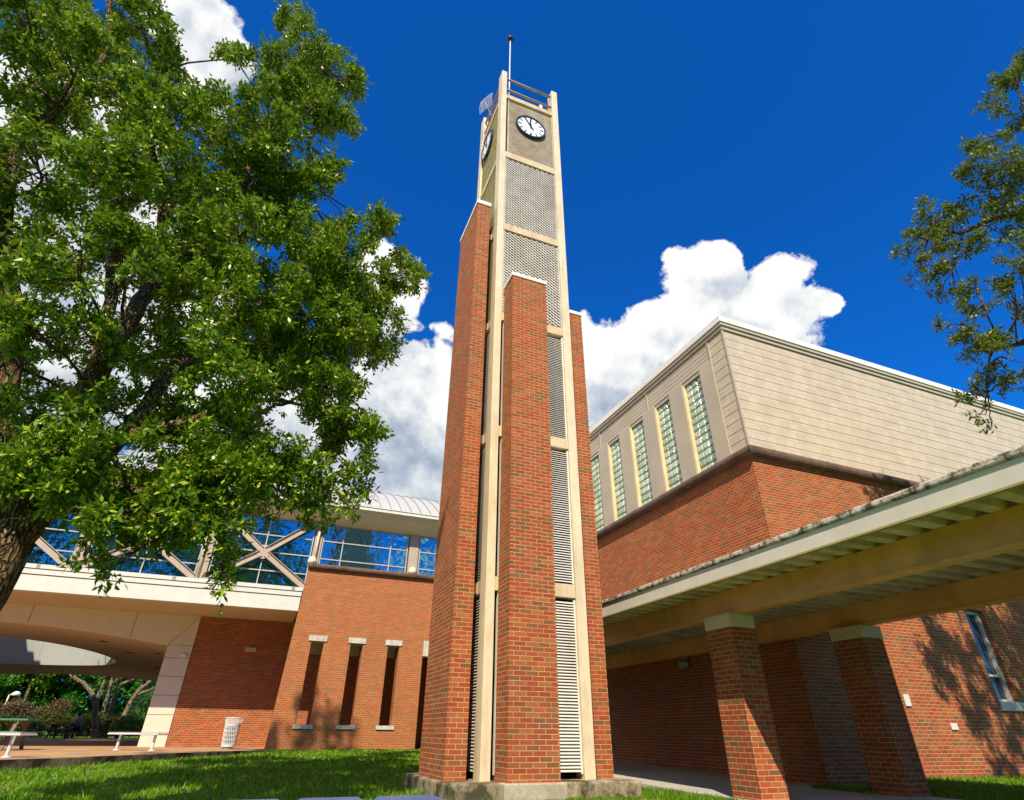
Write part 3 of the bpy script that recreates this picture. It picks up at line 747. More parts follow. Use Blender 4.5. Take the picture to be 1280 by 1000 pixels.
m = MB(); m.box(-3.4, -2.9, 26.64, 44.2, -.9, 4.0); m.build('side_wall', 'soffit', br)
m = MB(); m.box(-3.4, BX, 43.9, 44.3, -.9, 8.0); m.box(-40, -17.6, 43.9, 44.3, -.9, 8.0); m.box(-17.6, -3.4, 43.9, 44.3, 3.4, 8.0); m.build('back_wall', 'brick_hall', br)
m = MB(); m.box(-40, BX, 23.95, 30.0, 4.03, 4.6); m.box(-6.6, BX, 30.0, 43.8, 4.03, 4.6); m.box(-40, -16, 30.0, 43.8, 4.03, 4.6); m.build('floor_slab', 'soffit', br)
# ledge on the brick screen
m = MB(); pr = [(0, 5.44), (-.08, 5.44), (-.14, 5.48), (-.16, 5.54), (-.14, 5.60), (-.08, 5.635), (0.28, 5.64)]
m.prism([(lx(5.5) - .02, SY + a, z) for a, z in pr], (BX - lx(5.5), 0, 0)); m.build('ledge', 'ledge', br)
# glazing
GY = 23.6
def glazing(x0, x1, z0, z1, vs, hs, name='window', parent=None):
    m = MB(); m.box(x0, x1, GY, GY + .04, z0, z1); w = m.build(name, 'glass', br)
    m = MB(); e = .02
    for x in [x0 + e] + vs + [x1 - e]: m.box(x - e, x + e, GY - .06, GY - .002, z0, z1)
    for z in [z0 + e] + hs + [z1 - e]:
        m.box(x0, x1, GY - .052, GY - .004, z - e, z + e)
    m.build('mullions', 'mull', w)
    return w
ZH = 7.34
glazing(1.19, 4.70, 5.66, ZH, [2.0, 3.96], [5.93, 6.645])
glazing(5.20, 8.75, 5.66, ZH, [6.0, 7.9], [5.93, 6.645])
for k in range(8):
    x1b = .84 - 3.87 * k; x0b = x1b - 3.47
    glazing(x0b, x1b, 4.705, ZH, [(x0b + x1b) / 2], [5.27, 5.97, 6.635])
    xc = (x0b + x1b) / 2; zc = 5.93; yc = 23.43
    m = MB()
    for (xa, za) in ((x0b - .1, 4.74), (x1b + .02, 4.74), (x0b - .1, ZH), (x1b + .02, ZH)):
        d = Vector((xa - xc, 0, za - zc)).normalized()
        p = Vector((xc, yc, zc)) + d * .12; q = Vector((xa, yc, za))
        m.bar(p, q, .21, .02, (0, 1, 0))
        s_ = Vector((-d.z, 0, d.x)) * .105
        for sg in (-1, 1): m.bar(p + s_ * sg, q + s_ * sg, .02, .15, (0, 1, 0))
    m.disc((xc, yc + .05, zc), (0, -1, 0), 0, .27, .075, 20)
    m.build('truss', 'trussmetal', br)
def column(x0, x1, z0):
    m = MB(); m.box(x0, x1, GY - .10, GY + .12, z0, ZH); c_ = m.build('column', 'trussmetal', br, bevel=0.01)
    return c_
column(.88, 1.17, 5.64); column(4.76, 5.16, 5.64); column(8.80, 9.2, 5.64)
for k in range(1, 9):
    xb = .84 - 3.87 * k
    m = MB(); m.box(xb + .02, xb + .36, GY - .12, GY + .12, 4.705, ZH); c_ = m.build('column', 'trussmetal', br, bevel=0.01)
    m = MB(); m.tube([(xb + .10, GY - .17, 4.705), (xb + .10, GY - .17, ZH)], .055, 10); m.build('downpipe', 'ivory', c_, smooth=True)
m = MB(); m.tube([(1.0, GY - .19, 5.65), (1.0, GY - .19, 7.42)], .05, 10); m.build('downpipe', 'ivory', br, smooth=True)
for x in (.93, 4.96, 9.0):
    m = MB(); m.lathe([(.17, 0), (.17, .12), (.15, .2), (.1, .27), (.03, .3)], (x, GY - .22, 5.642), 18); m.build('uplight', 'ivory', br, smooth=True)
# cove, gutter, vaulted standing seam roof
EY, EZ = 22.6, 7.87
m = MB(); cv = [(GY + .1, ZH + .0), (GY - .12, ZH + .005), (GY - .35, ZH + .07), (GY - .6, ZH + .19), (GY - .8, ZH + .34), (EY + .06, EZ - .03), (EY + .06, EZ + .02), (GY + .1, EZ + .3)]
m.prism([(-40, y, z) for y, z in cv], (40 + BX, 0, 0)); m.build('cove', 'ivory', br)
m = MB(); m.box(-40, BX, EY - .04, EY + .055, EZ - .04, EZ + .09); m.box(-40, BX, EY - .07, EY + .06, EZ + .09, EZ + .125); m.build('gutter', 'white', br, bevel=0.01)
R_, TH = 17.0, math.radians(36.5); cy_, cz_ = EY + R_ * math.sin(TH), EZ + .12 - R_ * math.cos(TH)
def vault(t): return (cy_ + R_ * math.sin(t), cz_ + R_ * math.cos(t))
ts = np.linspace(-TH, TH, 121); xr = np.linspace(-40, BX, 190)
m = MB(); nx = len(xr)
for t_ in ts:
    y, z = vault(t_)
    for x in xr: m.v.append((x, y, z))
for i in range(len(ts) - 1):
    for j in range(nx - 1):
        y = vault((ts[i] + ts[i + 1]) / 2)[0]; x = (xr[j] + xr[j + 1]) / 2
        if ((x - OC[0]) / OA) ** 2 + ((y - OC[1]) / OB) ** 2 < 1: continue
        a = i * nx + j; m.f.append((a, a + 1, a + nx + 1, a + nx))
rf = m.build('roof', 'roofmetal', br, smooth=True)
m = MB(); x = -39.8
ts2 = np.linspace(-TH, -math.radians(6), 16)
while x < BX:
    pl = [vault(t_) for t_ in ts2]
    for (ya_, za_), (yb_, zb_) in zip(pl[:-1], pl[1:]):
        m.add([(x - .014, ya_, za_), (x + .014, ya_, za_), (x + .014, yb_, zb_), (x - .014, yb_, zb_), (x - .014, ya_ - .03, za_ + .055), (x + .014, ya_ - .03, za_ + .055), (x + .014, yb_ - .03, zb_ + .055), (x - .014, yb_ - .03, zb_ + .055)],
              [(4, 5, 6, 7), (0, 1, 5, 4), (1, 2, 6, 5), (3, 0, 4, 7)])
    x += .43
m.build('standing_seams', 'seammetal', rf)

# ------------------------------------------------------------------ foliage
def leaves_at(P, D, nleaf, L, Wd, spread, droop=0.25):
    """leaf quads around sprigs: P sprig origins (n,3), D sprig directions (n,3)"""
    n = len(P)
    P = np.repeat(P, nleaf, 0); D = np.repeat(D, nleaf, 0); k = len(P)
    s = RNG.random((k, 1)) * spread
    base = P + D * s + RNG.normal(0, spread * .13, (k, 3))
    ld = D * .55 + RNG.normal(0, .62, (k, 3)); ld[:, 2] -= droop * .5; ld /= np.linalg.norm(ld, axis=1, keepdims=True)
    up = RNG.normal(0, .55, (k, 3)); up[:, 2] += .9
    side = np.cross(ld, up); side /= np.maximum(np.linalg.norm(side, axis=1, keepdims=True), 1e-6)
    nrm = np.cross(side, ld)
    l = L * RNG.uniform(.45, 1.3, (k, 1)); w = Wd * RNG.uniform(.7, 1.25, (k, 1)) * .5
    mid = base + ld * l * .5 + nrm * l * .06
    return np.stack([base, mid + side * w, base + ld * l, mid - side * w], 1)

def blob_points(c, r, n, shell=.45):
    """sprigs gathered in tufts spread through an ellipsoid, with gaps between the tufts"""
    m_ = max(3, n // 11)
    d = RNG.normal(0, 1, (m_, 3)); d /= np.linalg.norm(d, axis=1, keepdims=True)
    rr = (shell + (1 - shell) * RNG.random((m_, 1)) ** .6) * RNG.uniform(.72, 1.15, (m_, 1))
    tuft = d * rr
    k = RNG.integers(0, m_, n)
    e = RNG.normal(0, 1, (n, 3)); e /= np.linalg.norm(e, axis=1, keepdims=True)
    e *= .24 * RNG.random((n, 1)) ** .4; e[:, 2] *= .65
    p = tuft[k] + e
    return np.array(c) + p * np.array(r), e / np.maximum(np.linalg.norm(e, axis=1, keepdims=True), 1e-6) * .6 + d[k] * .6

def branch(mb, pts, r0, r1, n=8, wig=.0):
    pts = [Vector(p) for p in pts]; out = []; rr = []
    K = 5; m_ = len(pts)
    for i in range(m_ - 1):
        p0 = pts[max(i - 1, 0)]; p1 = pts[i]; p2 = pts[i + 1]; p3 = pts[min(i + 2, m_ - 1)]
        for k in range(K):
            t = k / K
            q = 0.5 * ((2 * p1) + (p2 - p0) * t + (2 * p0 - 5 * p1 + 4 * p2 - p3) * t * t + (3 * p1 - p0 - 3 * p2 + p3) * t ** 3)
            if wig: q = q + Vector((random.gauss(0, wig), random.gauss(0, wig), random.gauss(0, wig)))
            out.append(q)
    out.append(pts[-1])
    for i in range(len(out)): rr.append(r0 + (r1 - r0) * (i / (len(out) - 1)) ** .85)
    mb.tube(out, rr, n)
    return out

def tree(name, label, cat, base, limbs, blobs, mleaf, mbark, L, Wd, dens, spread=.22, nleaf=13, group=None, trunk_name='trunk'):
    """limbs: list of (points, r0, r1); blobs: list of (centre, radii, weight)"""
    t = thing(name, label, cat, base, group)
    mb = MB(); nodes = []
    for pts, r0, r1 in limbs: nodes += branch(mb, pts, r0, r1, 10 if r0 > .1 else 7, wig=.012 if r0 < .2 else .02)
    tw_ = mb; leaf = []
    NA_ = np.array([tuple(q) for q in nodes])
    for c, r, wgt in blobs:
        c = np.array(c); r = np.array(r); rm = r.mean()
        d = np.linalg.norm(NA_ - c, axis=1) + .25 * np.maximum(0, NA_[:, 2] - c[2])
        a = NA_[d.argmin()]
        mid = (a + c) / 2 + RNG.normal(0, .12 * rm, 3) + np.array([0, 0, .15 * rm])
        rr = .011 + .014 * rm
        nd = branch(tw_, [a, mid, c], rr * 1.5, rr * .6, 5, .01)
        n = max(4, int(dens * wgt * rm * rm))
        P, D = blob_points(c, r, n)
        for q in range(min(9, max(3, n // 12))):
            e = P[q]; s0 = nd[random.randrange(len(nd) // 2, len(nd))]
            branch(tw_, [s0, (np.array(s0) + e) / 2 + RNG.normal(0, .06 * rm, 3), e], rr * .6, .005, 4)
        D = D * .7 + RNG.normal(0, .5, D.shape); D[:, 2] += .1
        D /= np.linalg.norm(D, axis=1, keepdims=True)
        leaf.append(leaves_at(P, D, nleaf, L, Wd, spread))
    tw_.build(trunk_name, mbark, t, smooth=True)
    quads('crown', np.concatenate(leaf), mleaf, t)
    return t

def scr(x, y, rho):
    return dirh(x, y) * rho
def scr_r(x, y, r, rho):
    d = ray(x, y); e = ray(x + r * .7, y + r * .7)
    return math.acos(min(1, float(d @ e))) * rho / math.hypot(d[0], d[1])

# the big oak by the plaza
def ob(lst, rho, spread_, w=1.0, zs=1.0):
    out = []
    for (x, y, r) in lst:
        rh = rho + random.uniform(-spread_, spread_)
        q = scr_r(x, y, r, rh)
        out.append((scr(x, y, rh), (q, q * 1.15, q * zs), w))
    return out
lobe = [(365, 22, 20), (385, 55, 28), (420, 88, 28), (350, 95, 33), (445, 108, 20), (380, 135, 42), (335, 145, 36), (420, 148, 25), (303, 72, 17), (285, 62, 12), (355, 195, 42), (412, 203, 20), (310, 215, 45), (345, 262, 40), (395, 235, 20),
        (430, 300, 30), (468, 285, 22), (500, 342, 25), (524, 352, 12), (445, 345, 38), (478, 388, 28), (395, 325, 48), (472, 435, 25), (430, 415, 40), (385, 395, 48), (440, 472, 22), (400, 478, 40), (350, 455, 48), (438, 530, 28), (462, 545, 18), (400, 545, 34), (440, 588, 22), (446, 612, 15), (449, 636, 10), (400, 605, 24), (404, 632, 13), (403, 652, 8), (372, 600, 28), (376, 635, 15), (382, 655, 8), (420, 615, 14), (335, 600, 28), (330, 640, 12)]
big = [(30, 30, 55), (110, 45, 55), (180, 35, 45), (218, 80, 26), (60, 120, 65), (150, 120, 55), (215, 150, 48), (268, 145, 32), (50, 215, 65), (150, 215, 65), (240, 235, 55), (300, 295, 55), (50, 320, 60), (150, 320, 50), (230, 335, 62), (310, 375, 55), (40, 420, 50), (120, 430, 42), (205, 440, 52), (290, 465, 55), (50, 520, 50), (150, 520, 36), (230, 540, 48), (300, 545, 48)]
low = [(35, 590, 45), (105, 600, 42), (180, 605, 45), (250, 615, 42), (205, 652, 36), (262, 665, 32), (290, 698, 20), (284, 725, 10), (140, 650, 28), (118, 685, 16), (122, 716, 8), (90, 640, 26), (310, 600, 36), (75, 565, 45), (150, 585, 46), (222, 585, 46), (285, 600, 44), (235, 640, 38), (160, 630, 36), (335, 575, 36), (60, 610, 30)]
offs_ = [(-80, 60, 80), (-90, 220, 90), (-120, 380, 90), (-60, 500, 60), (-30, -60, 80), (100, -60, 70), (220, -50, 45), (-180, 100, 100)]
blobs = ob(lobe, 7.3, .7) + ob(lobe[:18] + lobe[20:28], 8.5, .6, .55) + ob(big, 6.9, .8, .8) + ob(big, 8.9, .9, .75) + ob(low, 6.9, .6, 1.0) + ob(offs_, 7.8, .8, .38)
blobs += [((-6.2, 8.5, 15.5), (1.3, 1.3, 1.2), .22), ((-4.8, 8.0, 16.2), (1.1, 1.1, 1.1), .22), ((-5.6, 7.6, 17.6), (.8, .9, .8), .35), ((-7.5, 7.0, 13.5), (1.5, 1.5, 1.2), .15)]
S = scr
limbs = [([(-3.35, 6.55, -1.0), (-3.15, 6.75, 0.1), S(-72, 800, 7.35), S(-6, 705, 7.4), S(32, 640, 7.45)], .27, .20),
         ([S(34, 648, 7.45), S(60, 600, 7.4), S(92, 545, 7.3), S(120, 470, 7.2), S(160, 400, 7.2), S(205, 345, 7.4), S(270, 285, 7.6), S(320, 195, 7.8), S(350, 140, 7.8), S(385, 80, 7.8)], .19, .02),
         ([S(62, 600, 7.4), S(100, 590, 7.2), S(150, 545, 7.0), S(170, 525, 7.0), S(225, 455, 7.0), S(290, 400, 7.2), S(370, 360, 7.4), S(440, 345, 7.6)], .15, .02),
         ([S(16, 690, 7.4), S(14, 600, 7.6), S(5, 510, 7.8), S(18, 410, 7.8), S(5, 300, 7.8), S(18, 185, 7.8), S(62, 142, 7.7), S(92, 112, 7.6), S(132, 62, 7.6), S(140, -30, 7.6)], .16, .03),
         ([S(120, 470, 7.2), S(140, 350, 7.5), S(137, 240, 7.7), S(150, 150, 7.8)], .10, .015),
         ([S(150, 545, 7.0), S(220, 530, 6.8), S(290, 505, 6.9), S(350, 500, 7.2), S(420, 520, 7.4)], .085, .012),
         ([S(100, 590, 7.2), S(160, 610, 6.8), S(230, 640, 6.6), S(275, 680, 6.6)], .07, .012),
         ([S(170, 525, 7.0), S(250, 560, 7.0), S(330, 580, 7.1), S(400, 600, 7.2)], .06, .01),
         ([S(205, 345, 7.4), S(200, 240, 7.6), S(185, 150, 7.6), S(192, 90, 7.6)], .08, .012),
         ([S(5, 510, 7.8), S(-80, 400, 7.8), S(-130, 200, 7.8), (-5.5, 7.2, 12.5), (-5.6, 7.8, 16.5)], .16, .03)]
tree('oak_tree', 'large live oak leaning over the lawn, thick dark trunk at the photo edge', 'tree', (-3.35, 6.55, -0.82), limbs, blobs, 'leaf', 'bark', .088, .036, 760, .18, 17)

# the oak reaching in from the right
rl = [(1268, 85, 18), (1285, 70, 25), (1255, 120, 22), (1278, 140, 28), (1236, 170, 22), (1266, 190, 32), (1224, 212, 24), (1255, 235, 34), (1200, 258, 20), (1285, 255, 38), (1170, 270, 24), (1148, 285, 18), (1143, 318, 18), (1160, 330, 20), (1192, 295, 26), (1238, 282, 28), (1185, 330, 20), (1146, 345, 8), (1275, 330, 18),
      (1188, 368, 20), (1228, 372, 24), (1268, 365, 22), (1200, 400, 24), (1245, 408, 30), (1282, 400, 28), (1214, 435, 20), (1260, 448, 30), (1243, 480, 20), (1285, 470, 18), (1224, 495, 15), (1232, 518, 9), (1205, 497, 6), (1240, 533, 4)]
rb = ob(rl, 13.0, .5)
rb += [(np.array(c) + np.array((.45, 0, 0)), (r, r, r * .85), 1.0) for c, r in (((14.6, 4.0, 6.4), 1.0), ((15.8, 4.6, 7.0), 1.0), ((15.2, 3.4, 8.4), 1.2), ((16.8, 4.0, 6.0), 1.0), ((17.5, 3.2, 8.0), 1.4), ((16, 2.4, 10), 1.4), ((18.5, 2.0, 7), 1.4), ((14.3, 2.4, 9.6), 1.1), ((15.6, 5.4, 5.6), .7), ((14.0, 4.6, 5.2), .55), ((16.6, 5.2, 8.2), .8), ((13.9, 4.9, 6.9), .5), ((17.8, 4.8, 5.2), .8))]
for P_, r_ in (((14.7, 9.05, -.3), .55), ((15.4, 9.05, .2), .6), ((16.2, 9.05, .6), .6), ((15.0, 9.05, 1.0), .6), ((17.0, 9.05, .0), .7), ((15.8, 9.05, -.4), .55), ((14.4, 9.05, .5), .4), ((16.6, 9.05, 1.6), .7)):
    rb.append((np.array(P_) - 6.1 * np.array((.49, 1.0, -1.10)), (r_, r_, r_), .9))
rlimbs = [([(17.2, 1.6, -1.0), (17.0, 1.8, 1.5), (16.6, 2.4, 3.6), (15.8, 3.0, 5.4), S(1330, 330, 14), S(1290, 265, 13.3), S(1215, 285, 13), S(1160, 300, 13)], .30, .01),
          ([(16.6, 2.4, 3.6), S(1340, 420, 14.2), S(1280, 430, 13.4), S(1240, 440, 13), S(1235, 490, 12.9)], .09, .01),
          ([(15.8, 3.0, 5.4), S(1330, 200, 13.6), S(1280, 130, 13.2), S(1270, 90, 13.1)], .08, .01),
          ([(16.6, 2.4, 3.6), (17.4, 3.0, 5.6), (17.6, 3.2, 8.2)], .16, .03)]
tree('oak_tree', 'sparse olive leaved oak branch hanging over the tan metal hall', 'tree', (17.2, 1.6, -0.72), rlimbs, rb, 'leaf2', 'bark', .09, .038, 340, .2, 14)

# ------------------------------------------------------------------ trees and planting seen through the underpass
def bgtree(name, label, x, y, h, r, mleaf, trunkpts=None, dens=55, L=.30, group=None, z0=-.55, lowest=.25, nb=26):
    limbs = trunkpts or [([(x, y, z0 - .2), (x + .1, y, z0 + h * .3), (x, y, z0 + h * .75)], .22, .06)]
    bl = []
    for k in range(nb):
        a = random.uniform(0, 6.28); q = math.sqrt(random.random()) * r * .8; z = z0 + h * random.uniform(lowest, .92)
        f = 1 - .45 * abs((z - z0) / h - .55)
        rr = r * random.uniform(.26, .42)
        bl.append(((x + math.cos(a) * q * f, y + math.sin(a) * q * f, z), (rr, rr, rr * .75), 1))
    return tree(name, label, 'tree', (x, y, z0), limbs, bl, mleaf, 'bark_bg', L, L * .55, dens, L * 2.2, 9, group)
G = 'trees beyond the underpass'
bgtree('broadleaf_tree', 'dark green round tree behind the lamp post, beyond the underpass', -17.5, 64, 8.5, 4.8, 'leaf_bg', group=G, lowest=.12)
bgtree('broadleaf_tree', 'dense green tree between the lamp post and the forked oak trunks', -13.6, 66, 8, 4.2, 'leaf_bg', group=G, lowest=.12)
bgtree('broadleaf_tree', 'green tree seen behind the pale forked trunks', -9.0, 68, 8, 4.0, 'leaf_bg', group=G, lowest=.12)
bgtree('broadleaf_tree', 'far left dark green tree at the underpass, cut by the photo edge', -22.5, 66, 9, 4.8, 'leaf_bg', group=G, lowest=.12)
bgtree('broadleaf_tree', 'green tree standing behind the palm by the ivory column', -4.9, 70, 8, 4.2, 'leaf_bg', group=G, lowest=.12)
bgtree('broadleaf_tree', 'lime green canopy overhanging just under the far soffit edge', -17.5, 62, 7.5, 4.0, 'leaf_lime', group=G, lowest=.52, dens=20)
# forked oaks with pale trunks
def bp(x, y, Y):
    d = ray(x, y); return tuple(d * (Y / d[1]))
FO = 'pale forked oaks beyond the underpass'
def forked(label, stems, y, x, seed):
    limbs = [([bp(a, b, y + dy) for a, b, dy in st], r0, r1) for st, r0, r1 in stems]
    bl = []
    random.seed(seed)
    for k in range(13):
        bl.append(((x + random.uniform(-3, 3), y + random.uniform(-2.5, 2.5), random.uniform(2.9, 5.5)), (.9, .9, .6), 1))
    tree('forked_oak', label, 'tree', (limbs[0][0][0][0], y, -.55), limbs, bl, 'leaf_lime' if seed % 2 else 'leaf_bg', 'bark_bg', .26, .13, 14, .5, 9, FO)
forked('darkest forked oak, its trunk splitting in a Y behind the seated person', [([(119, 932, 0), (118, 905, 0), (119, 880, 0), (111, 862, 0), (98, 850, 0), (80, 838, 0)], .21, .10), ([(119, 882, 0), (125, 868, 0), (131, 850, 0), (135, 835, 0)], .13, .08), ([(120, 873, 0), (128, 862, .3), (137, 858, .3)], .1, .05)], 50, -9.7, 3)
forked('slender twin trunked oak right of the darkest forked trunk', [([(126, 930, 0), (127, 905, 0), (132, 880, 0), (138, 860, 0), (142, 840, 0)], .19, .11), ([(130, 930, .8), (136, 900, .8), (143, 872, .8), (152, 856, .8), (166, 850, .8), (180, 846, .8)], .18, .08)], 53, -8.6, 4)
forked('leaning pale oak trunk closest to the ivory column', [([(145, 928, 0), (150, 908, 0), (160, 885, 0), (170, 868, 0), (182, 856, 0), (198, 848, 0)], .20, .12), ([(170, 869, 0), (184, 864, 0), (196, 858, 0)], .11, .06)], 51, -6.6, 5)
# palm
pt = thing('palm', 'low fan palm with bright fronds beside the ivory column', 'palm', (-7.4, 55, -.55))
m = MB(); branch(m, [(-7.4, 55, -.6), (-7.35, 55, .8), (-7.4, 55, 1.7)], .2, .16, 9); m.build('trunk', 'bark_bg', pt, smooth=True)
fr = []
for k in range(46):
    a = random.uniform(0, 6.28); el = random.uniform(-.5, 1.2); c0 = np.array([-7.4, 55, 1.75]); d = np.array([math.cos(a) * math.cos(el), math.sin(a) * math.cos(el), math.sin(el)])
    sd = np.cross(d, [0, 0, 1]); sd /= np.linalg.norm(sd)
    hub = c0 + d * .75
    for j in range(11):
        g_ = (j - 5) * .19; ld = d * math.cos(g_) + sd * math.sin(g_); tip = hub + ld * .95 + np.array([0, 0, -.42 - .1 * abs(j - 5)]); mid = hub + ld * .5
        w_ = np.cross(ld, [0, 0, 1.0]); w_ = w_ / np.linalg.norm(w_) * .035
        fr.append([hub, mid + w_, tip, mid - w_])
quads('fronds', np.array(fr), 'leaf_palm', pt)

def hedge(name, label, cat, x0, x1, y0, y1, z0, z1, mat, n, L, group=None, lump=.12):
    P = np.stack([RNG.uniform(x0, x1, n), RNG.uniform(y0, y1, n), z0 + (z1 - z0) * RNG.random(n) ** .6], 1)
    P[:, 2] += lump * np.sin(P[:, 0] * 2.3) * (P[:, 2] - z0) / (z1 - z0) + RNG.normal(0, lump * .4, n)
    D = RNG.normal(0, .6, (n, 3)); D[:, 2] += .5; D[:, 1] -= .4; D /= np.linalg.norm(D, axis=1, keepdims=True)
    o = quads(name, leaves_at(P, D, 6, L, L * .5, L * 1.6), mat, loc=((x0 + x1) / 2, (y0 + y1) / 2, z0))
    tag(o, label, cat, group); return o
hedge('hedge', 'clipped olive green hedge behind the black picnic table', 'hedge', -13.2, -8.6, 51.5, 52.6, -.55, .78, 'leaf_hedge', 1500, .13)
hedge('shrub', 'rusty pink flowering shrub row under the lamp post', 'shrub', -19, -12.6, 54.0, 55.6, -.55, 1.35, 'leaf_pink', 2400, .15, lump=.3)
hedge('shrub', 'low leafy shrub left of the hedge, below the pink shrub row', 'shrub', -17.5, -13.4, 52.0, 53.2, -.55, .55, 'leaf_hedge', 1300, .13, lump=.2)
hedge('shrub', 'low yellow green shrub between hedge and black picnic table', 'shrub', -11.4, -9.4, 50.2, 50.9, -.55, .35, 'leaf_lime', 500, .12, lump=.2)
hedge('shrub', 'low variegated shrub behind the white slatted bench', 'shrub', -8.6, -5.4, 50.2, 51.0, -.55, .45, 'leaf_lime', 700, .13, lump=.25)
hedge('shrub', 'small bright green plant showing between the green picnic table planks', 'shrub', -12.7, -11.7, 47.3, 47.9, -.55, .3, 'leaf_lime', 200, .12, lump=.2)
m = MB(); m.box(-15.0, -9.0, 72, 72.4, -.6, 1.9); m.box(-15.2, -8.8, 71.8, 72.6, 1.9, 2.15); m.box(-12.2, -11.8, 71.7, 71.98, -.6, 1.9)
tag(m.build('garden_wall', 'palewall', loc=(-12, 72, -.55)), 'pale sunlit wall glimpsed over the hedge between trees', 'wall')

# lamp post
lp = thing('street_lamp', 'slim post lamp with round white head above pink shrubs', 'street lamp', (-16.75, 56, -.55))
m = MB(); m.lathe([(.13, 0), (.13, .12), (.07, .2), (.055, 1.5), (.045, 2.6)], (-16.75, 56, -.55), 14); m.build('pole', 'ivory', lp, smooth=True)
m = MB(); m.tube([(-16.75, 56, 2.02), (-16.6, 56, 2.12), (-16.3, 56, 2.13)], [.05, .06, .06], 8); m.build('arm', 'ivory', lp, smooth=True)
m = MB(); m.lathe([(.05, -.10), (.22, -.12), (.27, -.04), (.25, .08), (.13, .17), (.03, .19)], (-16.35, 56, 2.12), 18); m.build('lamp_head', 'lampglass', lp, smooth=True)

# ------------------------------------------------------------------ benches, tables, bin
def slat_bench(label, x0, y0, x1, y1):
    p = Vector((x0, y0, PZ)); q = Vector((x1, y1, PZ)); c = (p + q) / 2; d = (q - p).normalized(); s_ = Vector((-d.y, d.x, 0)); Ln = (q - p).length
    t = thing('slatted_bench', label, 'bench', tuple(c), 'white slatted benches on the plaza')
    m = MB(); zt = PZ + .45; hw = .22
    n = int(Ln / .055)
    for k in range(n):
        a = p + d * (Ln * (k + .5) / n)
        prof = [(-hw, -.05), (-hw + .01, -.012), (-hw + .05, 0), (hw - .05, 0), (hw - .01, -.012), (hw, -.05)]
        for (u0, z0), (u1, z1) in zip(prof[:-1], prof[1:]):
            m.bar(a + s_ * u0 + Vector((0, 0, .45 + z0)), a + s_ * u1 + Vector((0, 0, .45 + z1)), .03, .008, (0, 0, 1))
    m.build('seat', 'canwhite', t)
    m = MB()
    for u in (-hw + .015, hw - .015): m.tube([p + s_ * u + Vector((0, 0, .41)), q + s_ * u + Vector((0, 0, .41))], .016, 6)
    m.tube([p - s_ * hw + Vector((0, 0, .41)), p + s_ * hw + Vector((0, 0, .41))], .016, 6); m.tube([q - s_ * hw + Vector((0, 0, .41)), q + s_ * hw + Vector((0, 0, .41))], .016, 6)
    m.build('frame', 'canwhite', t)
    for f_ in (.15, .86):
        a = p + d * (Ln * f_)
        m = MB(); m.tube([a + Vector((0, 0, .40)), a + Vector((0, 0, .03))], .038, 10); m.lathe([(.10, 0), (.10, .012), (.05, .03)], tuple(a), 14)
        m.bar(a - s_ * .18 + Vector((0, 0, .395)), a + s_ * .18 + Vector((0, 0, .395)), .05, .02); m.build('leg', 'canwhite', t)
    return t
slat_bench('white slatted bench standing before the ivory column', -3.72, 22.2, -2.32, 21.25)
slat_bench('white slatted bench before the green picnic table, cut by the photo edge', -6.3, 17.6, -4.33, 16.55)
slat_bench('shaded slatted bench behind the ivory column, half hidden', -6.1, 37.6, -4.6, 37.2)

def picnic(name, label, c, ang, L, mtop, mleg, group=None):
    t = thing(name, label, 'picnic table', c, group); R3 = Matrix.Rotation(ang, 3, 'Z'); o = Vector(c)
    W = lambda x, y, z: o + R3 @ Vector((x, y, z))
    def bx(m, x0, x1, y0, y1, z0, z1):
        m.add([W(x, y, z) for z in (z0, z1) for x, y in ((x0, y0), (x1, y0), (x1, y1), (x0, y1))], [(0, 3, 2, 1), (4, 5, 6, 7), (0, 1, 5, 4), (1, 2, 6, 5), (2, 3, 7, 6), (3, 0, 4, 7)])
    m = MB()
    for k in range(5): bx(m, -L / 2, L / 2, -.37 + k * .15, -.37 + k * .15 + .138, .71, .755)
    m.build('table_top', mtop, t, bevel=.008)
    for s_ in (-1, 1):
        m = MB()
        for k in range(2): y_ = s_ * .72 - .14 + k * .145; bx(m, -L / 2 - .08, L / 2 + .08, y_, y_ + .135, .41, .45)
        m.build('seat', mtop, t, bevel=.008)
    for s_ in (-1, 1):
        x = s_ * (L / 2 - .28); m = MB()
        m.bar(W(x, -.62, 0), W(x, -.24, .70), .09, .045); m.bar(W(x, .62, 0), W(x, .24, .70), .09, .045)
        m.bar(W(x + .05, -.84, .37), W(x + .05, .84, .37), .045, .09); m.bar(W(x + .05, -.36, .66), W(x + .05, .36, .66), .045, .09)
        m.bar(W(x, 0, .37), W(x * .45, 0, .68), .05, .05)
        m.build('leg', mleg, t)
    return t
picnic('picnic_table', 'green plank picnic table with brown legs at the plaza edge', (-6.72, 22.3, PZ), -.12, 1.83, 'greenpaint', 'wood')
picnic('picnic_table', 'black picnic table with a person sitting at its end', (-10.55, 46.4, PZ), -.1, 1.5, 'black', 'black')

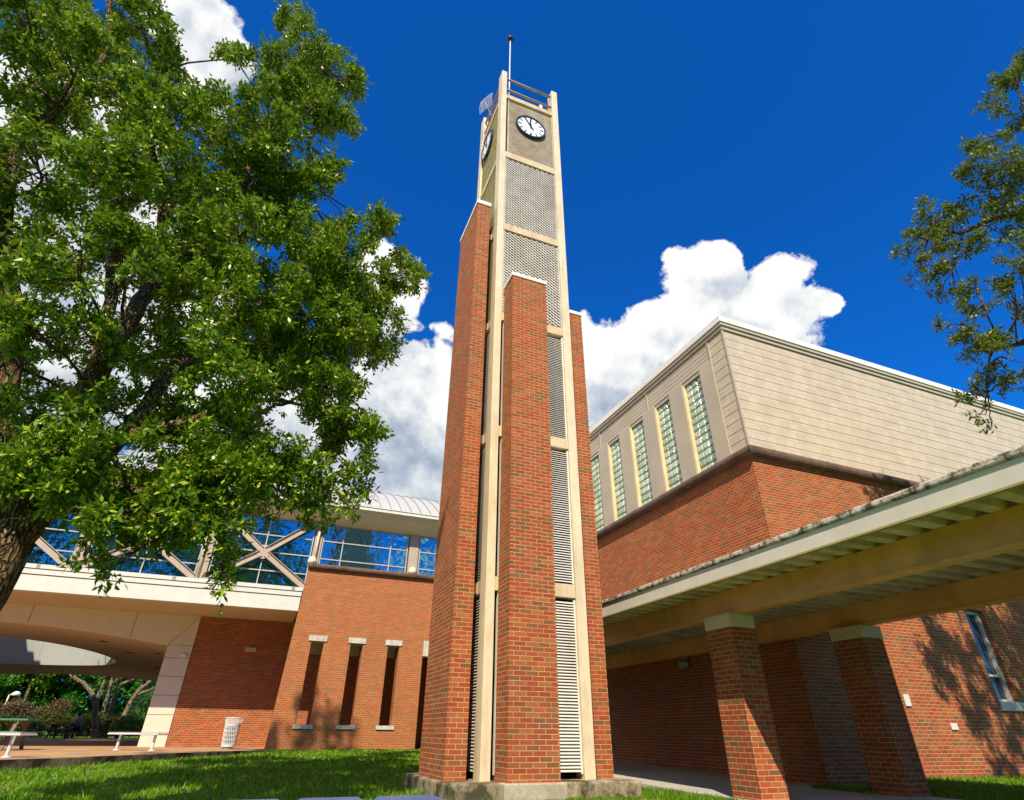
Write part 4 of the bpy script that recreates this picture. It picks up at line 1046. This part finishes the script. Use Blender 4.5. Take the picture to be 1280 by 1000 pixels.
# litter bin
tc = (-.58, 23.78, PZ)
tr = thing('trash_can', 'white metal lattice trash can with flared rim before the brick wall', 'trash can', tc)
prof = lambda z: .20 + .045 * z + (.05 * max(0, (z - .70) / .2) ** 1.5)
m = MB(); m.lathe([(.17, .0), (.17, .055), (.15, .06)], tc, 24); m.build('foot', 'greymetal', tr)
m = MB(); m.lathe([(.165, .06), (.19, .72), (.17, .73)], tc, 24); m.build('liner', 'greymetal', tr, smooth=True)
m = MB()
for k in range(24):
    for tw2 in (.62, -.62):
        pts = []
        for j in range(9):
            z = .09 + .57 * j / 8; a = 2 * math.pi * k / 24 + tw2 * (j / 8)
            pts.append((tc[0] + prof(z) * math.cos(a), tc[1] + prof(z) * math.sin(a), tc[2] + z))
        m.tube(pts, .011, 4)
m.build('lattice', 'canwhite', tr)
m = MB()
for z0, z1 in ((.055, .12), (.655, .715)):
    if z0 > .5: m.build('base_band', 'canwhite', tr); m = MB()
    n = 36; rr = prof(z0) + .008
    m.lathe([(rr - .012, z0), (rr + .004, z0), (prof(z1) + .012, z1), (prof(z1) - .006, z1)], tc, 36)
for k in range(36):
    a = 2 * math.pi * k / 36
    m.tube([(tc[0] + prof(z) * math.cos(a), tc[1] + prof(z) * math.sin(a), tc[2] + z) for z in (.71, .78, .85, .895)], .010, 4)
m.disc((tc[0], tc[1], 0), (0, 0, 1), .1, .1, .0) if False else None
ring = [(tc[0] + (prof(.895) + .004) * math.cos(a), tc[1] + (prof(.895) + .004) * math.sin(a), tc[2] + .897) for a in np.linspace(0, 2 * math.pi, 37)]
m.tube(ring, .014, 6)
m.build('rim', 'canwhite', tr)

# the blue slatted table under the camera
bt = thing('picnic_table', 'blue slatted outdoor table whose edge shows along the bottom of the photo', 'table', (.05, .25, -.82))
m = MB()
for x0, x1 in ((-.36, -.262), (-.247, -.149), (-.134, -.036), (-.020, .068), (.080, .183), (.196, .300)):
    m.box(x0, x1, -.65, 1.06, -.112, -.0852)
m.build('table_top', 'bluepaint', bt, bevel=.011)
m = MB(); m.box(-.34, .28, .72, .80, -.15, -.117); m.box(-.34, .28, -.45, -.37, -.15, -.117); m.build('batten', 'greymetal', bt)
for x in (-.28, .22):
    for y in (-.41, .76):
        m = MB(); m.tube([(x, y, -.13), (x, y, -.83)], .03, 10); m.build('leg', 'greymetal', bt, smooth=True)

# ------------------------------------------------------------------ seated person
def skin_obj(name, V, E, Rr, mat, parent, sub=2):
    me = bpy.data.meshes.new(name); off = Vector(parent['_o'])
    me.from_pydata([tuple(Vector(v) - off) for v in V], E, []); me.materials.append(M[mat])
    o = bpy.data.objects.new(name, me); C.objects.link(o); o.parent = parent; o['_o'] = list(off)
    sk = o.modifiers.new('s', 'SKIN'); sk.use_smooth_shade = True
    for i, r in enumerate(Rr): me.skin_vertices[0].data[i].radius = (r, r) if not isinstance(r, tuple) else r
    me.skin_vertices[0].data[0].use_root = True
    su = o.modifiers.new('d', 'SUBSURF'); su.levels = sub; su.render_levels = sub
    return o
def ensure_skin(me):
    pass
px_, py_ = -9.62, 45.95
per = thing('person', 'person in grey shirt sitting bent forward at the black picnic table', 'person', (px_, py_, PZ))
Pz = lambda dx, dy, z: (px_ + dx, py_ + dy, PZ + z)
# faces the table (towards -x), seat at .45
V = [Pz(0, 0, .56), Pz(-.02, 0, .72), Pz(-.07, 0, .88), Pz(-.13, 0, 1.03), Pz(-.17, 0, 1.12), Pz(-.19, 0, 1.17), Pz(-.21, 0, 1.27), Pz(-.215, 0, 1.345),
     Pz(-.13, -.18, 1.05), Pz(-.22, -.24, .82), Pz(-.44, -.17, .80), Pz(-.53, -.14, .79), Pz(-.60, -.13, .785),
     Pz(-.13, .18, 1.05), Pz(-.22, .24, .82), Pz(-.44, .17, .80), Pz(-.53, .14, .79), Pz(-.60, .13, .785),
     Pz(-.04, -.10, .54), Pz(-.46, -.14, .53), Pz(-.44, -.14, .10), Pz(-.47, -.14, .045), Pz(-.60, -.15, .035),
     Pz(-.04, .10, .54), Pz(-.46, .14, .53), Pz(-.40, .14, .10), Pz(-.43, .14, .045), Pz(-.56, .15, .035)]
E_ = [(0, 1), (1, 2), (2, 3), (3, 4), (4, 5), (5, 6), (6, 7), (3, 8), (8, 9), (9, 10), (10, 11), (11, 12), (3, 13), (13, 14), (14, 15), (15, 16), (16, 17),
      (0, 18), (18, 19), (19, 20), (20, 21), (21, 22), (0, 23), (23, 24), (24, 25), (25, 26), (26, 27)]
Rr = [.15, .135, .14, .13, .06, .055, .09, .085, .065, .045, .034, .028, .03, .065, .045, .034, .028, .03, .09, .062, .04, .045, .04, .09, .062, .04, .045, .04]
def add_skin(name, V, E_, Rr, mat, parent):
    me = bpy.data.meshes.new(name); off = Vector(parent['_o'])
    me.from_pydata([tuple(Vector(v) - off) for v in V], E_, [])
    bm = bmesh.new(); bm.from_mesh(me); L_ = bm.verts.layers.skin.verify()
    for i, v in enumerate(bm.verts): v[L_].radius = (Rr[i], Rr[i]); v[L_].use_root = (i == 0)
    bm.to_mesh(me); bm.free(); me.materials.append(M[mat])
    o = bpy.data.objects.new(name, me); C.objects.link(o); o.parent = parent; o['_o'] = list(off)
    sk = o.modifiers.new('body', 'SKIN'); sk.use_smooth_shade = True
    su = o.modifiers.new('round', 'SUBSURF'); su.levels = 1; su.render_levels = 1
    return o
add_skin('body', V, E_, Rr, 'skin', per)
k = [0, 1, 2, 3, 8, 9, 13, 14]; mp = {a: i for i, a in enumerate(k)}
add_skin('shirt', [V[i] for i in k], [(mp[a], mp[b]) for a, b in E_ if a in mp and b in mp], [Rr[i] * 1.16 + .012 for i in k], 'shirt', per)
k = [0, 18, 19, 23, 24]; mp = {a: i for i, a in enumerate(k)}
sv = [V[i] for i in k]; sv[2] = tuple(np.array(V[18]) * .35 + np.array(V[19]) * .65); sv[4] = tuple(np.array(V[23]) * .35 + np.array(V[24]) * .65)
add_skin('shorts', sv, [(0, 1), (1, 2), (0, 3), (3, 4)], [.165, .11, .085, .11, .085], 'shorts', per)
m = MB(); hc = Pz(-.19, 0, 1.31); m.lathe([(.085, -.07), (.105, .0), (.098, .06), (.06, .105), (.015, .12)], hc, 16); m.build('hair', 'hair', per, smooth=True)
# head details: nose and ears belong to the body's silhouette at this size

# ------------------------------------------------------------------ lawn blades
def blades(n, r0, r1, a0, a1, power):
    u = RNG.random(n); r = r0 * (r1 / r0) ** (u ** power); a = RNG.uniform(a0, a1, n)
    return r * np.sin(a), r * np.cos(a)
X1, Y1 = blades(150000, 2.2, 26, math.radians(-24), math.radians(26), .85)
X2, Y2 = blades(52000, 6.5, 11.5, math.radians(25), math.radians(44), 1.0)
X3, Y3 = blades(52000, 9.5, 20.5, math.radians(46), math.radians(64), 1.0)
X = np.concatenate([X1, X2, X3]); Y = np.concatenate([Y1, Y2, Y3])
ex = np.array([e[0] for e in EDGE]); ey = np.array([e[1] for e in EDGE])
plaza_y = np.interp(X, ex, ey)
inside = (X < .66) & (Y > plaza_y - .06 - .02 * RNG.random(len(X)))
inside |= (Y > 23.22)
inside |= (X > 2.57) & (X < 5.65) & (Y > 8.59) & (Y < 11.28)
inside |= (X > 3.28) & (X < 4.27) & (Y > 8.33) & (Y < 8.7)
inside |= (X > 6.58) & (X < 9.88) & ~((X > 9.3) & (Y > 7.8) & (Y < 9.0))
inside |= (X > 9.8) & (Y > 9.03)
keep = ~inside & (((RNG.random(len(X)) < .35 + .65 * (np.sin(X * 1.7 + Y * .6) * np.sin(Y * 1.3 - X * .4) > -.4))))
X, Y = X[keep], Y[keep]; n = len(X); dist = np.hypot(X, Y)
Zg = gzn(X, Y); Zg = np.where((X > 6.58) & (X < 9.88), Zg + .04, Zg)
h = RNG.uniform(.03, .075, n) * (1 + .15 * np.sin(X * 2.1) * np.sin(Y * 1.7)); tall = RNG.random(n) < .02; h[tall] *= 1.7
wv = np.maximum(.005, .0011 * dist) * RNG.uniform(.7, 1.4, n)
an = RNG.uniform(0, 6.28, n); lean = RNG.normal(0, .45, (n, 2)) * h[:, None]
b0 = np.stack([X - np.cos(an) * wv, Y - np.sin(an) * wv, Zg - .005], 1); b1 = np.stack([X + np.cos(an) * wv, Y + np.sin(an) * wv, Zg - .005], 1)
tip = np.stack([X + lean[:, 0], Y + lean[:, 1], Zg + h], 1)
g_ = quads('grass', np.stack([b0, b1, tip], 1), 'blade', loc=(0, 8, -.82)); struct(g_, 'stuff')

n = 900
X = RNG.uniform(-5, 6.3, n); Y = RNG.uniform(3, 22.5, n)
k = (Y < np.interp(X, ex, ey) - .2) & ~((X > 2.5) & (X < 5.7) & (Y > 8.3) & (Y < 11.3)) ; X, Y = X[k], Y[k]; n = len(X)
a = RNG.uniform(0, 6.28, n); u = np.stack([np.cos(a), np.sin(a), RNG.normal(0, .35, n)], 1) * RNG.uniform(.03, .06, (n, 1)); w_ = np.stack([-np.sin(a), np.cos(a), RNG.normal(0, .35, n)], 1) * .018
c_ = np.stack([X, Y, gzn(X, Y) + RNG.uniform(.03, .07, n)], 1)
struct(quads('fallen_leaves', np.stack([c_ - u, c_ - w_, c_ + u, c_ + w_], 1), 'leaf_pink', loc=(0, 8, -.8)), 'stuff')

# trees behind the photographer, seen only in the window glass
for i, (x, y, h_, lab) in enumerate(((-16, -30, 26, 'broad tree behind the photographer, mirrored left in the bridge glass'), (-5, -33, 23, 'broad tree behind the photographer, mirrored mid in the bridge glass'), (-28, -28, 26, 'broad tree behind the photographer, mirrored far left in the bridge glass'), (-40, -26, 24, 'broad tree behind the photographer, mirrored at the far end of the bridge glass'), (5, -36, 17, 'lower tree behind the photographer, mirrored right in the bridge glass'))):
    bgtree('broadleaf_tree', lab, x, y, h_, 7.5, 'leaf_bg', group='trees behind the photographer', z0=-.82, lowest=.1, L=.55, dens=20, nb=34)

# ------------------------------------------------------------------ lift everything so that the lawn lies at zero height
for o in list(C.objects):
    if o.parent is None: o.location.z += UP
for o in C.objects:
    if '_o' in o: del o['_o']

# ------------------------------------------------------------------ camera
cam = bpy.data.cameras.new('camera'); co = bpy.data.objects.new('camera', cam); C.objects.link(co)
cam.sensor_fit = 'HORIZONTAL'; cam.sensor_width = 36.0; cam.lens = F / 1280 * 36.0; cam.clip_start = .02; cam.clip_end = 3000
mw = Matrix.Identity(4)
for r in range(3):
    mw[r][0] = RM[0, r]; mw[r][1] = -RM[1, r]; mw[r][2] = -RM[2, r]
mw[2][3] = UP
co.matrix_world = mw
bpy.context.scene.camera = co

# ------------------------------------------------------------------ sun and sky
SUN = Vector((.49, 1.0, -1.10)).normalized()
sl = bpy.data.lights.new('sun', 'SUN'); sl.energy = 5.0; sl.angle = math.radians(.5); sl.color = (1.0, .88, .69)
so = bpy.data.objects.new('sun', sl); C.objects.link(so); so.rotation_euler = SUN.to_track_quat('-Z', 'Y').to_euler(); so.location = (-20, -40, 60)

wd = bpy.data.worlds.new('World'); bpy.context.scene.world = wd; wd.use_nodes = True
# cloud density group: direction in, (density) out
grp = bpy.data.node_groups.new('cloud_field', 'ShaderNodeTree')
grp.interface.new_socket('Vector', in_out='INPUT', socket_type='NodeSocketVector'); grp.interface.new_socket('Density', in_out='OUTPUT', socket_type='NodeSocketFloat')
grp.interface.new_socket('Base', in_out='OUTPUT', socket_type='NodeSocketFloat')
t = NT(grp); gi = t.n('NodeGroupInput'); d = gi.outputs[0]
CL = [(235, 20, 70), (275, 75, 48), (255, 120, 40), (60, 190, 150), (110, 330, 150), (60, 480, 160), (190, 440, 120), (250, 540, 110), (340, 570, 95), (430, 560, 90), (488, 352, 44), (470, 390, 52), (480, 330, 30), (505, 505, 84), (545, 470, 58), (450, 600, 100), (560, 560, 100), (480, 640, 100), (380, 660, 120), (250, 640, 120), (600, 500, 60), (650, 560, 80),
      (735, 450, 52), (775, 485, 50), (730, 530, 80), (790, 452, 34), (866, 345, 44), (892, 335, 30), (878, 388, 60), (848, 428, 52), (830, 405, 34), (915, 352, 20), (975, 356, 40), (1002, 382, 38), (940, 395, 52), (985, 408, 46), (1036, 383, 18), (900, 425, 60), (800, 445, 50)]
den = None
def addblob(v, cr):
    global den
    dt = t.vmath('DOT_PRODUCT', d, tuple(float(q) for q in v), out=1)
    f_ = t.math('MULTIPLY_ADD', dt, 1.0 / (1 - cr), -cr / (1 - cr))
    f_ = t.math('MAXIMUM', f_, -1.5)
    den = f_ if den is None else t.math('SMOOTH_MAX', den, f_, .25)
for (x, y, r) in CL:
    v = ray(x, y); e = ray(x + r * .75, y + r * .75); addblob(v, float(v @ e))
# clouds added out of view to whiten ambient light, some for window reflections: (azimuth from +y towards +x, elevation, radius) in degrees
for az, el, r in ((-55, 35, 16), (-70, 22, 18), (-95, 30, 20), (-120, 20, 12), (112, 34, 14), (128, 22, 12), (168, 14.5, 2.0), (150, 16, 5), (222, 28, 7), (240, 18, 10), (-75, 62, 10), (-40, 12, 16)):
    a, e_ = math.radians(az), math.radians(el); v = (math.sin(a) * math.cos(e_), math.cos(a) * math.cos(e_), math.sin(e_)); addblob(v, math.cos(math.radians(r)))
cden = den; den = None
for (x, y, r) in ((450, 475, 75), (490, 570, 60), (780, 520, 60), (745, 540, 60), (340, 600, 90), (290, 110, 40), (560, 600, 60), (100, 300, 120), (60, 560, 120), (925, 420, 30)):
    v = ray(x, y); e = ray(x + r * .75, y + r * .75); addblob(v, float(v @ e))
gden = den; den = cden
n1 = t.n('ShaderNodeTexNoise', {'Vector': d, 'Scale': 12.0, 'Detail': 12.0, 'Roughness': .64, 'Distortion': .2}).outputs[0]
n2 = t.n('ShaderNodeTexVoronoi', {'Vector': t.vmath('ADD', d, t.n('ShaderNodeVectorMath', {0: t.n('ShaderNodeTexNoise', {'Vector': d, 'Scale': 26.0, 'Detail': 4.0}).outputs[1], 3: .05}, operation='SCALE').outputs[0]), 'Scale': 26.0}, feature='SMOOTH_F1').outputs[0]
den = t.math('MINIMUM', t.math('MULTIPLY', den, 1.9), 1.7)
dd = t.math('ADD', den, t.math('MULTIPLY', t.math('SUBTRACT', n1, .5), 5.2))
dd = t.math('SUBTRACT', dd, t.math('MULTIPLY', t.math('SUBTRACT', n2, .35), 1.6))
t.n('NodeGroupOutput', {0: dd, 1: gden})

t = NT(wd.node_tree)
sky = t.n('ShaderNodeTexSky', sky_type='NISHITA'); sky.sun_disc = False; sky.sun_elevation = math.asin(-SUN.z); sky.sun_rotation = math.atan2(-SUN.x, -SUN.y)
sky.altitude = 50; sky.air_density = 1.0; sky.dust_density = .3; sky.ozone_density = 3.0
tc_ = t.n('ShaderNodeTexCoord'); dirv = t.vmath('NORMALIZE', tc_.outputs['Generated'])
g1 = t.n('ShaderNodeGroup', {0: dirv}, node_tree=grp); 
dup = t.vmath('NORMALIZE', t.vmath('ADD', dirv, (-.028, .0, .045)))
g2 = t.n('ShaderNodeGroup', {0: dup}, node_tree=grp)
mask = t.map(g1.outputs[0], -.06, .42)
thick = t.map(g1.outputs[0], .1, 1.6)
rel = t.math('SUBTRACT', g1.outputs[0], g2.outputs[0])
shade = t.math('ADD', t.math('MULTIPLY_ADD', rel, .20, .96), t.math('MULTIPLY', thick, -.10))
shade = t.math('SUBTRACT', shade, t.math('MULTIPLY', t.map(g1.outputs[1], -.9, .9), .46))
shade = t.math('ADD', shade, t.math('MULTIPLY', t.math('SUBTRACT', t.noise(dirv, 10.0, 10, .62), .5), 1.5), clamp=True)
ccol = t.ramp(shade, [(0.0, (2.2, 2.7, 3.6)), (.30, (3.6, 4.2, 5.1)), (.55, (5.2, 5.6, 6.1)), (.75, (6.9, 7.1, 7.2)), (1.0, (8.3, 8.25, 8.1))])
skyc = t.mix(1.0, sky.outputs[0], (.045, .66, 1.55), 'MULTIPLY')
col = t.mix(mask, skyc, ccol)
bg = t.n('ShaderNodeBackground', {'Color': col, 'Strength': .09})
t.n('ShaderNodeOutputWorld', {'Surface': bg.outputs[0]})
wd.cycles.sampling_method = 'MANUAL'; wd.cycles.sample_map_resolution = 512

sc = bpy.context.scene
sc.view_settings.view_transform = 'Standard'; sc.view_settings.look = 'None'; sc.view_settings.exposure = 0.5; sc.view_settings.gamma = 1.0
sc.render.engine = 'CYCLES'
sc.cycles.max_bounces = 8; sc.cycles.diffuse_bounces = 4; sc.cycles.glossy_bounces = 4; sc.cycles.transmission_bounces = 4
sc.cycles.use_denoising = True
